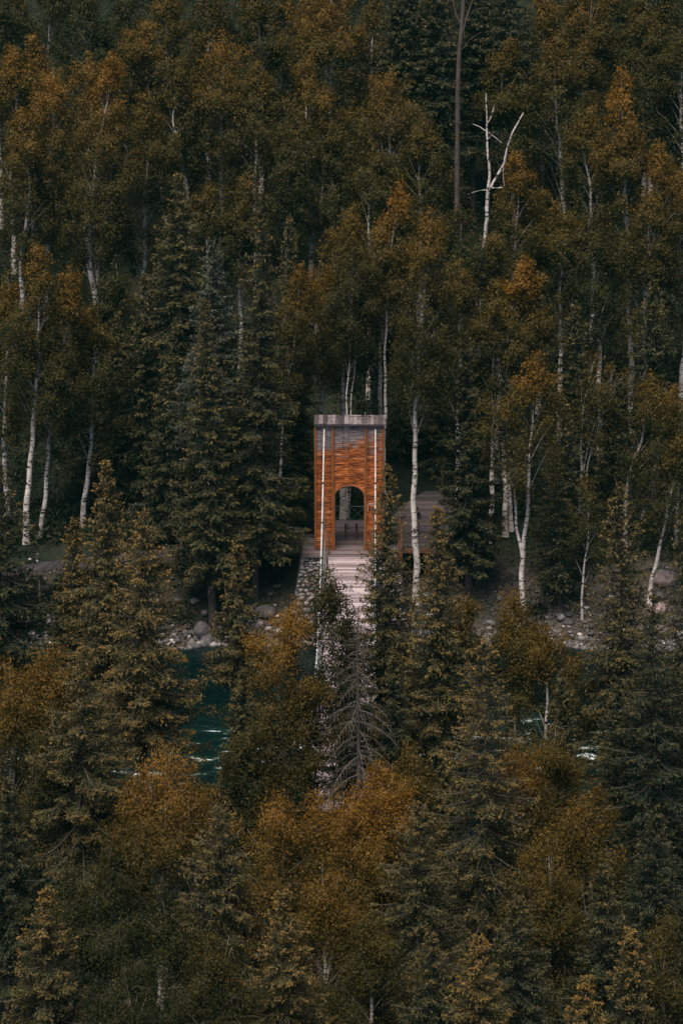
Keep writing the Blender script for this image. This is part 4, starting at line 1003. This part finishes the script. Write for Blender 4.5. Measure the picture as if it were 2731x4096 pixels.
# ------------------------------------------------------------------ footbridge
bridge = empty('suspension_footbridge', (XC, 148.0, 0.0), 'plank footbridge with white sheathed cables running from the gate towards the viewer', 'footbridge', rz=RZ)
def deckz(y): # local y (0 at the gate, negative to the viewer)
    t = -y / 38.0; return -0.10 - 0.75 * 4 * t * (1 - t) * 0.9
m = MB(); y = -0.12; r = np.random.default_rng(21)
while y > -39.0:
    w_ = r.uniform(0.26, 0.31); ya = y; yb = y - w_ + r.uniform(0.022, 0.035); za, zb_ = deckz(ya) + r.normal(0, 0.004), deckz(yb) + r.normal(0, 0.004)
    e = r.normal(0, 0.015); xl, xr = -1.33 + e, 1.36 + e
    m.hexa([(xl, yb, zb_ - 0.05), (xr, yb, zb_ - 0.05), (xr, ya, za - 0.05), (xl, ya, za - 0.05), (xl, yb, zb_), (xr, yb, zb_), (xr, ya, za), (xl, ya, za)])
    y -= w_
m.build('deck_planks', M['deck'], bridge)
for sx in (-1.0, 0.0, 1.0):
    m = MB(); m.tube([(sx, yy, deckz(yy) - 0.12) for yy in np.linspace(-0.1, -39, 20)], 0.06, 6); m.build('deck_stringer', M['beam_wood'], bridge)
def cabz(y): # main cable
    Y_ = 148.0 + y; return 1.0 + 6.85 * ((Y_ - 128.0) / 20.9) ** 2 if Y_ > 128 else 1.0 + 2.6 * ((128 - Y_) / 20.0) ** 2
for s in (-1, 1):
    xs_ = s * 1.57
    ys_ = np.linspace(0.80, -39, 60)
    m = MB(); m.tube([(xs_, yy, cabz(yy)) for yy in ys_], 0.044, 8)
    cab = m.build('main_cable', M['white_tube'], bridge, smoothf=True)
    joints = []
    for row_ in (1935, 2093, 2235, 2360, 2470, 2560):   # where the sheaths of the cables are coupled
        lo, hi = -22.0, 0.8
        for _ in range(40):
            md = (lo + hi) / 2
            if (CAMZ - cabz(md)) / (148.0 + md) > row_tan(row_): lo = md
            else: hi = md
        joints.append((lo + hi) / 2)
    for yj in joints:
        m = MB(); m.tube([(xs_, yj + 0.07, cabz(yj + 0.07)), (xs_, yj - 0.07, cabz(yj - 0.07))], 0.075, 8)
        m.tube([(xs_ - 0.09, yj, cabz(yj) - 0.07), (xs_ + 0.09, yj, cabz(yj) - 0.07)], 0.03, 6)
        m.build('coupling', M['rust'], cab)
    for yh in np.arange(-1.2, -38.5, -1.25):
        m = MB(); m.tube([(xs_, yh, cabz(yh)), (xs_ - s * 0.10, yh, deckz(yh) - 0.05)], 0.012, 5); m.build('hanger', M['iron_teal'], bridge)
    m = MB(); m.tube([(xs_ - s * 0.06, yy, deckz(yy) + 1.05) for yy in np.linspace(0.1, -39, 30)], 0.026, 6); m.build('handrail', M['white_tube'], bridge, smoothf=True)
    m = MB(); m.tube([(xs_ - s * 0.07, yy, deckz(yy) + 0.55) for yy in np.linspace(0.1, -39, 30)], 0.016, 6); m.build('middle_rail', M['iron_teal'], bridge, smoothf=True)
    m = MB(); m.tube([(xs_ - s * 0.12, yy, deckz(yy) + 0.02) for yy in np.linspace(-0.1, -39, 30)], 0.05, 6); m.build('edge_beam', M['white_tube'] if s > 0 else M['deck'], bridge, smoothf=True)
    m = MB(); m.box((s * 1.30, 0.10, 0.78), (0.12, 0.12, 1.56)); m.build('rail_post', M['beam_wood'], bridge, bevel=0.01)
    m = MB(); m.box((s * 1.57, -39.2, 0.6), (0.3, 0.3, 8.4)); m.build('anchor_post', M['beam_wood'], bridge, bevel=0.02)

# ------------------------------------------------------------------ stone pier with timber landing
pier = empty('stone_pier', (XC, 148.2, -4.6), 'battered pier of rounded grey cobbles under the gate landing', 'pier', rz=RZ)
def pier_pt(face, u, v):   # v 0 bottom..1 top; battered
    z = 0.15 + 4.27 * v; b = 1 - v
    if face == 'front': return Vector((-2.86 - 0.75 * b + (5.72 + 1.5 * b) * u, -0.05 - 1.7 * b, z))
    if face == 'left': return Vector((-2.86 - 0.75 * b, -0.05 - 1.7 * b + (3.6 + 1.7 * b) * (1 - u), z))
    return Vector((2.86 + 0.75 * b, -0.05 - 1.7 * b + (3.6 + 1.7 * b) * u, z))
m = MB(); fl = lambda v: pier_pt('front', 0, v)
pts = [pier_pt('front', 0, 0), pier_pt('front', 1, 0), Vector((3.6, 3.5, 0.15)), Vector((-3.6, 3.5, 0.15)), pier_pt('front', 0, 1), pier_pt('front', 1, 1), Vector((2.86, 3.5, 4.42)), Vector((-2.86, 3.5, 4.42))]
m.hexa([p + Vector((0, 0, 0)) for p in pts]); m.build('core', M['mortar'], pier)
def cobbles(face, width):
    r = np.random.default_rng(hash(face) % 1000 if False else {'front': 4, 'left': 5, 'right': 6}[face])
    bm = bmesh.new(); bmesh.ops.create_icosphere(bm, subdivisions=2, radius=1.0)
    bv = np.array([v.co[:] for v in bm.verts]); bf = np.array([[v.index for v in f.verts] for f in bm.faces]); bm.free()
    VV = []; FF = []; n = 0; v = 0.02
    while v < 0.985:
        h = (0.36 - 0.20 * v) * r.uniform(0.8, 1.2); u = r.uniform(-0.02, 0.01)
        while u < 1.0:
            w_ = h * r.uniform(0.8, 2.0); uc = u + w_ / width / 2
            if uc > 1.01: break
            c = pier_pt(face, min(uc, 1), min(v + h / 8.5, 0.985) + r.normal(0, 0.012))
            ax = (w_ * 0.51, 0.12, h * 0.50) if face == 'front' else (0.12, w_ * 0.51, h * 0.50)
            rot = r.normal(0, 0.38); ca, sa = math.cos(rot), math.sin(rot)
            P = bv * (1 + r.normal(0, 0.035, (len(bv), 1))) * np.array(ax)
            i0 = 0 if face == 'front' else 1
            a_, b_ = P[:, i0].copy(), P[:, 2].copy(); P[:, i0] = a_ * ca - b_ * sa; P[:, 2] = a_ * sa + b_ * ca
            VV.append(P + np.array(c)); FF.append(bf + n); n += len(bv); u += w_ / width
        v += h / 4.27 * 0.93
    m_, nt, out = new_mat('cobble_' + face)
    g = N(nt, 'ShaderNodeNewGeometry'); tc = N(nt, 'ShaderNodeTexCoord'); nn = N(nt, 'ShaderNodeTexNoise'); nn.inputs['Scale'].default_value = 9; nt.links.new(tc.outputs['Object'], nn.inputs['Vector'])
    ma = N(nt, 'ShaderNodeMath', operation='MULTIPLY_ADD'); nt.links.new(g.outputs['Random Per Island'], ma.inputs[0]); ma.inputs[1].default_value = 0.75; nt.links.new(nn.outputs['Fac'], ma.inputs[2])
    rr = ramp(nt, [(0.35, (0.045, 0.045, 0.052)), (0.75, (0.13, 0.12, 0.13)), (1.0, (0.27, 0.24, 0.25))], ma.outputs[0])
    p = N(nt, 'ShaderNodeBsdfPrincipled'); p.inputs['Roughness'].default_value = 0.6; nt.links.new(rr.outputs[0], p.inputs['Base Color']); nt.links.new(p.outputs[0], out.inputs[0])
    mesh_from('cobble_facing', np.concatenate(VV), np.concatenate(FF), 3, m_, pier, smoothf=True)
cobbles('front', 6.2); cobbles('left', 4.2); cobbles('right', 4.2)
land = empty('gate_landing', (XC, 148.0, -0.02), 'weathered plank landing that carries the gate on top of the pier', 'landing', rz=RZ)
m = MB(); y = -0.02; r = np.random.default_rng(31)
while y < 7.0:
    w_ = r.uniform(0.17, 0.20)
    m.box((0.0 + r.normal(0, 0.01), y + w_ / 2, -0.03 + r.normal(0, 0.003)), (5.8 if y < 3.3 else 4.2, w_ - 0.012, 0.055)); y += w_
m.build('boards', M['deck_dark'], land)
m = MB(); m.box((0, -0.06, -0.10), (5.8, 0.07, 0.16)); m.build('edge_board', M['deck_dark'], land, bevel=0.01)
m = MB(); m.box((0.05, 0.3, 0.035), (2.5, 0.5, 0.06)); m.build('threshold', M['deck_dark'], land, bevel=0.01)
for i, (dx, lab) in enumerate(((794, 'left of two short brown bollards in the gate passage'), (819, 'right of two short brown bollards in the gate passage'))):
    x = (dx * K - 1365.5) / 63.8
    m = MB(); m.tube([(0, 0, 0), (0, 0, 0.92)], 0.075, 10); m.tube([(0, 0, 0.92), (0, 0, 0.95)], [0.075, 0.05], 10)
    o = m.build('bollard', M['beam_wood']); o.location = (x, 151.35, 0.02); tag(o, lab, 'bollard', 'bollards in the gate passage')
# railing with crosses behind the gate
rl = empty('cross_railing', (XC + 0.05, 154.9, 0.0), 'teal iron railing with diagonal crosses seen through the gate arch', 'railing', rz=RZ)
m = MB()
for zz in (0.08, 1.02): m.tube([(-2.0, 0, zz), (2.0, 0, zz)], 0.022, 6)
m.build('rails', M['iron_teal'], rl)
for k in range(5):
    m = MB(); m.tube([(-2.0 + k, 0, -0.02), (-2.0 + k, 0, 1.05)], 0.025, 6); m.build('post', M['iron_teal'], rl)
for k in range(4):
    m = MB(); m.tube([(-2.0 + k, 0, 0.08), (-1.0 + k, 0.0, 1.0)], 0.014, 5); m.tube([(-2.0 + k, 0.03, 1.0), (-1.0 + k, 0.03, 0.08)], 0.014, 5); m.build('cross_brace', M['iron_teal'], rl)

# ------------------------------------------------------------------ viewing deck on the right
vx0 = (1598 - 1365.5) / 63.8; vx1 = (1835 - 1365.5) / 63.8
vd = empty('viewing_deck', (vx0, 149.3, 0.0), 'wide grey timber viewing deck on posts right of the gate', 'viewing deck')
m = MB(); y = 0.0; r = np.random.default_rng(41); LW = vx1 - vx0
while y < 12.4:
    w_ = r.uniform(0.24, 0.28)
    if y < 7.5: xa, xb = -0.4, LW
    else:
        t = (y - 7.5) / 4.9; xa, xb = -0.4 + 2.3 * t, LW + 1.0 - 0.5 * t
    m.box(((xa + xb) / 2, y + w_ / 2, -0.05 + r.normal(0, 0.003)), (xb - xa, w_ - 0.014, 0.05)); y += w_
m.build('boards', plank_mat('shaded_deck_board', [(0.45, (0.045, 0.038, 0.043)), (0.9, (0.125, 0.102, 0.112))], (1, 10, 10))[0], vd)  # darker board colour stands in for the shade over this deck
m = MB(); m.box((LW / 2 - 0.2, -0.05, -0.18), (LW + 0.5, 0.08, 0.26)); m.build('edge_beam', M['beam_wood'], vd, bevel=0.01)
for x, z1 in ((0.02, 1.95), (LW - 0.22, 1.35)):
    m = MB(); m.box((x, -0.13, (z1 - 2.6) / 2), (0.26, 0.24, z1 + 2.6)); m.build('support_post', M['beam_wood'], vd, bevel=0.02)
for x, y in ((LW * 0.5, 0.3), (LW - 0.2, 6.0), (0.1, 6.0), (LW * 0.5, 10.0)):
    m = MB(); m.box((x, y, -1.45), (0.22, 0.22, 2.7)); m.build('support_post', M['beam_wood'], vd, bevel=0.02)
vr = empty('deck_railing', (vx0, 149.36, 0.0), 'black iron railing with fan pattern along the front of the viewing deck', 'railing')
m = MB()
for zz in (0.10, 1.18): m.tube([(0.15, 0, zz), (LW - 0.3, 0, zz)], 0.022, 6)
m.build('rails', M['iron'], vr)
m = MB(); n = 26
for k in range(n):
    x = 0.25 + (LW - 0.7) * k / (n - 1); ph = (k % 9) / 8.0; zt = 0.65 + 0.5 * (1 - abs(ph - 0.5) * 2)
    m.tube([(x, 0, 0.1), (x, 0, zt)], 0.017, 5)
m.build('balusters', M['iron'], vr)
m = MB()
for k in range(3):
    a = 0.25 + (LW - 0.7) * k / 3; b = 0.25 + (LW - 0.7) * (k + 1) / 3; c = (a + b) / 2
    m.tube([(a, 0, 0.62), (c, 0, 1.17)], 0.014, 5); m.tube([(c, 0, 1.17), (b, 0, 0.62)], 0.014, 5)
m.build('sloping_bars', M['iron'], vr)
sg = empty('notice_board', ((1794 - 1365.5) / 63.6, 150.6, 0.0), 'small white notice board standing behind the deck railing', 'notice board')
m = MB(); m.box((0, 0, 0.95), (0.44, 0.04, 0.72)); m.build('board', M['sign_white'], sg, bevel=0.005)
m = MB(); m.tube([(-0.17, 0.04, 0), (-0.17, 0.04, 1.3)], 0.02, 6); m.tube([(0.17, 0.04, 0), (0.17, 0.04, 1.3)], 0.02, 6); m.build('leg', M['iron'], sg)
m = MB(); m.tube([(0, 0, 0), (0, 0, 0.13)], [0.05, 0.07], 8); m.tube([(0, 0, 0.13), (0, 0, 0.2)], [0.07, 0.03], 8)
mo, nt, out = new_mat('orange_plastic'); p = N(nt, 'ShaderNodeBsdfPrincipled'); p.inputs['Base Color'].default_value = (0.85, 0.28, 0.05, 1); nt.links.new(p.outputs[0], out.inputs[0])
o = m.build('orange_cap', mo); o.location = ((1798 - 1365.5) / 63.6, 150.62, 1.32); tag(o, 'small orange cap on top of the white notice board', 'cap')
# small shelter behind
sh = empty('shelter', ((1660 - 1365.5) / 61.5, 165.5, gz(4.8, 165.5) - 0.2), 'small shelter with a red-brown board roof in the shade behind the viewing deck', 'shelter')
zz = CAMZ - 165.5 * row_tan(1958) - (gz(4.8, 165.5) - 0.2)
m = MB()
for sx in (-1, 1):
    for k in range(5):
        m.hexa([(0, -0.9 + k * 0.36, zz + 0.45), (sx * 0.72, -0.9 + k * 0.36, zz), (sx * 0.72, -0.9 + k * 0.36 + 0.34, zz), (0, -0.9 + k * 0.36 + 0.34, zz + 0.45),
                (0, -0.9 + k * 0.36, zz + 0.5), (sx * 0.72, -0.9 + k * 0.36, zz + 0.05), (sx * 0.72, -0.9 + k * 0.36 + 0.34, zz + 0.05), (0, -0.9 + k * 0.36 + 0.34, zz + 0.5)])
m.build('roof', M['hut_roof'], sh)
for sx in (-1, 1):
    for sy in (-1, 1):
        m = MB(); m.box((sx * 0.55, sy * 0.7, zz / 2 + 0.05), (0.12, 0.12, zz + 0.1)); m.build('post', M['beam_wood'], sh)

# ------------------------------------------------------------------ boardwalk on the left
bw = empty('boardwalk', (XC - 2.8, 151.2, 0.0), 'narrow grey plank boardwalk leading left from the gate through the trees', 'boardwalk')
path = [Vector((0.3, 0.3, -0.06)), Vector((-3.6, 0.1, -0.10)), Vector((-8.3, -1.9, -0.25)), Vector((-15.7, -4.1, -0.45)), Vector((-24, -5.2, -0.6))]
m = MB(); b2 = MB(); r = np.random.default_rng(51); WD = 0.85
for a, b in zip(path, path[1:]):
    L = (b - a).length; n = int(L / 0.15); d = (b - a).normalized(); nrm = Vector((-d.y, d.x, 0)).normalized()
    sk = d * 0.55
    for k in range(n):
        c = a + (b - a) * ((k + 0.5) / n); c.z += r.normal(0, 0.004); hwid = d * 0.064
        p = [c - nrm * WD - sk - hwid, c - nrm * WD - sk + hwid, c + nrm * WD + sk + hwid, c + nrm * WD + sk - hwid]
        m.hexa([q + Vector((0, 0, -0.05)) for q in p] + p)
    for s in (-1, 1):
        p = [a + nrm * s * WD, b + nrm * s * WD]; rot = d.to_track_quat('X', 'Z').to_matrix()
        b2.box((p[0] + p[1]) / 2 + Vector((0, 0, -0.17)), (L, 0.08, 0.2), rot)
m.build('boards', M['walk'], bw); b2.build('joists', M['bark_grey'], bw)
for t in np.linspace(0.02, 0.98, 10):
    q = t * 4; i = min(int(q), 3); c = path[i].lerp(path[i + 1], q - i)
    for sy in (-0.6, 0.6):
        m = MB(); m.box((c.x, c.y + sy, c.z - 1.1), (0.12, 0.12, 1.9)); m.build('pile', M['bark_grey'], bw)

# ------------------------------------------------------------------ person on the viewing deck
def person():
    px = (1667 - 1365.5) / 63.5; py = 152.3
    root = empty('person', (px, py, -0.02), 'person in black jacket and brown trousers on the viewing deck, half behind a birch trunk', 'person', rz=math.radians(170))
    def skin(name, verts, edges, radii, mat, parent, sub=2, root_i=0):
        me = bpy.data.meshes.new(name); me.from_pydata(verts, edges, []); me.materials.append(mat)
        o = bpy.data.objects.new(name, me); COL.objects.link(o); o.parent = parent
        sk = o.modifiers.new('skin', 'SKIN'); sk.use_smooth_shade = True
        for i, sv in enumerate(me.skin_vertices[0].data): sv.radius = radii[i] if hasattr(radii[i], '__len__') else (radii[i], radii[i])
        me.skin_vertices[0].data[root_i].use_root = True
        ss = o.modifiers.new('sub', 'SUBSURF'); ss.levels = sub; ss.render_levels = sub
        return o
    # body (skin): legs, torso, neck, head, arms, hands -- +y is the way the figure faces
    V = [(0, 0, .93), (0, 0, 1.10), (0, .0, 1.32), (0, .0, 1.45), (0, .015, 1.53), (0, .03, 1.60), (0, .03, 1.70),
         (-.10, 0, .88), (-.11, .02, .50), (-.11, -.01, .10), (-.12, .12, .04), (.10, 0, .88), (.12, .01, .50), (.13, -.02, .10), (.15, .11, .04),
         (-.17, 0, 1.40), (-.26, -.01, 1.17), (-.22, .10, .95), (-.20, .14, .88), (.17, 0, 1.40), (.30, -.03, 1.18), (.27, .10, .97), (.25, .15, .90)]
    E = [(0, 1), (1, 2), (2, 3), (3, 4), (4, 5), (5, 6), (0, 7), (7, 8), (8, 9), (9, 10), (0, 11), (11, 12), (12, 13), (13, 14), (3, 15), (15, 16), (16, 17), (17, 18), (3, 19), (19, 20), (20, 21), (21, 22)]
    R = [(.14, .10), (.13, .10), (.155, .105), (.10, .08), (.052, .052), (.078, .09), (.066, .08), .082, .055, .038, .032, .082, .055, .038, .032, .058, .043, .028, (.034, .018), .058, .043, .028, (.034, .018)]
    body = skin('body', V, E, R, M['skin'], root)
    # fingers and thumbs
    fv = []; fe = []
    for (w, f, sx) in ((V[18], -1, -1), (V[22], 1, 1)):
        pass
    mf = MB()
    for (c, sx) in ((V[18], -1), (V[22], 1)):
        for k in range(4):
            L = (0.062, 0.072, 0.068, 0.052)[k]; x = c[0] + sx * 0 + (k - 1.5) * 0.015; y0 = c[1] + 0.005; z0 = c[2] - 0.012
            mf.tube([(x, y0, z0), (x, y0 + 0.018, z0 - L * 0.45), (x, y0 + 0.010, z0 - L * 0.8), (x, y0 - 0.004, z0 - L)], [0.0085, 0.008, 0.007, 0.005], 6)
        mf.tube([(c[0] - sx * 0.028, c[1], c[2] + 0.012), (c[0] - sx * 0.045, c[1] + 0.015, c[2] - 0.015), (c[0] - sx * 0.040, c[1] + 0.02, c[2] - 0.042)], [0.010, 0.009, 0.006], 6)
    mf.build('fingers', M['skin'], body, smoothf=True)
    # face features
    mn = MB(); mn.tube([(0, .115, 1.665), (0, .135, 1.635), (0, .118, 1.625)], [0.010, 0.014, 0.010], 6)
    for s in (-1, 1): mn.tube([(s * .078, .02, 1.67), (s * .088, .015, 1.65), (s * .08, .02, 1.615)], [.008, .013, .008], 6)
    mn.build('nose_and_ears', M['skin'], body, smoothf=True)
    me_ = MB()
    for s in (-1, 1): me_.tube([(s * .042, .108, 1.667), (s * .022, .114, 1.667)], 0.007, 6)
    me_.tube([(-.025, .110, 1.592), (.025, .110, 1.592)], 0.005, 5); me_.build('eyes_and_mouth', M['hair'], body)
    # clothes
    skin('jacket', [(0, 0, .86), (0, 0, 1.08), (0, 0, 1.32), (0, 0, 1.455), (-.175, 0, 1.395), (-.268, -.01, 1.17), (-.225, .095, .975), (.175, 0, 1.395), (.308, -.03, 1.18), (.275, .095, .99)],
         [(0, 1), (1, 2), (2, 3), (3, 4), (4, 5), (5, 6), (3, 7), (7, 8), (8, 9)], [(.175, .125), (.165, .125), (.185, .13), (.10, .09), .078, .062, .048, .078, .062, .048], M['jacket'], root)
    skin('trousers', [(0, 0, .94), (-.10, 0, .86), (-.115, .02, .50), (-.115, -.01, .10), (.10, 0, .86), (.125, .01, .50), (.135, -.02, .10)],
         [(0, 1), (1, 2), (2, 3), (0, 4), (4, 5), (5, 6)], [(.13, .115), .10, .075, .06, .10, .075, .06], M['trousers'], root)
    for s, (x, y) in ((-1, (-.115, .05)), (1, (.14, .04))):
        ms = MB(); ms.tube([(x, y - .12, .05), (x, y - .05, .06), (x + s * .01, y + .08, .045), (x + s * .015, y + .14, .035)], [.035, .05, .045, .025], 8); ms.build('shoe', M['black'], root, smoothf=True)
    skin('hair', [(0, -.005, 1.66), (0, .01, 1.745), (0, -.045, 1.60)], [(0, 1), (0, 2)], [(.092, .098), (.07, .08), (.07, .05)], M['hair'], root)
person()

# ------------------------------------------------------------------ light, sky, camera
AZ = math.radians(205.0); EL = math.radians(66.0)     # where the light comes from: behind the viewer, left
wld = bpy.data.worlds.new('World'); C.world = wld; wld.use_nodes = True
nt = wld.node_tree; bg = nt.nodes['Background']
sky = nt.nodes.new('ShaderNodeTexSky'); sky.sky_type = 'NISHITA'; sky.sun_disc = False
sky.sun_elevation = EL; sky.sun_rotation = AZ; sky.air_density = 1.3; sky.dust_density = 0.6; sky.ozone_density = 3.0
nt.links.new(sky.outputs[0], bg.inputs[0]); bg.inputs[1].default_value = 0.05
sd = bpy.data.lights.new('sun', 'SUN'); sd.energy = 3.0; sd.angle = math.radians(38); sd.color = (1.0, 0.86, 0.68)
so = bpy.data.objects.new('sun', sd); COL.objects.link(so)
dirv = Vector((math.sin(AZ) * math.cos(EL), math.cos(AZ) * math.cos(EL), math.sin(EL)))
so.rotation_euler = dirv.to_track_quat('Z', 'Y').to_euler(); so.location = (0, 60, 120)
cam = bpy.data.cameras.new('camera'); co = bpy.data.objects.new('camera', cam); COL.objects.link(co)
cam.sensor_fit = 'VERTICAL'; cam.sensor_height = 36.0; cam.lens = 36.0 * F / 4096.0
cam.clip_start = 1.0; cam.clip_end = 2000.0
co.location = (0, 0, CAMZ); co.rotation_euler = (math.radians(90) - PITCH, 0, 0)
C.camera = co
m = MB(); m.box((0, 235, 21), (900, 690, 82)); 
hz, nt, out = new_mat('haze'); pv = N(nt, 'ShaderNodeVolumePrincipled'); pv.inputs['Color'].default_value = (0.15, 0.85, 0.80, 1); pv.inputs['Density'].default_value = 0.00006
nt.links.new(pv.outputs[0], out.inputs['Volume'])
o = m.build('haze', hz); tag(o, kind='stuff')
C.view_settings.view_transform = 'Standard'; C.view_settings.look = 'None'; C.view_settings.gamma = 1.0
C.view_settings.exposure = 0.78
C.cycles.max_bounces = 5; C.cycles.diffuse_bounces = 2; C.cycles.glossy_bounces = 2; C.cycles.transmission_bounces = 3; C.cycles.transparent_max_bounces = 4
C.cycles.use_denoising = True; C.cycles.denoiser = 'OPENIMAGEDENOISE'; C.cycles.denoising_input_passes = 'RGB_ALBEDO_NORMAL'; C.cycles.denoising_prefilter = 'ACCURATE'
print('done', time.time() - T0)
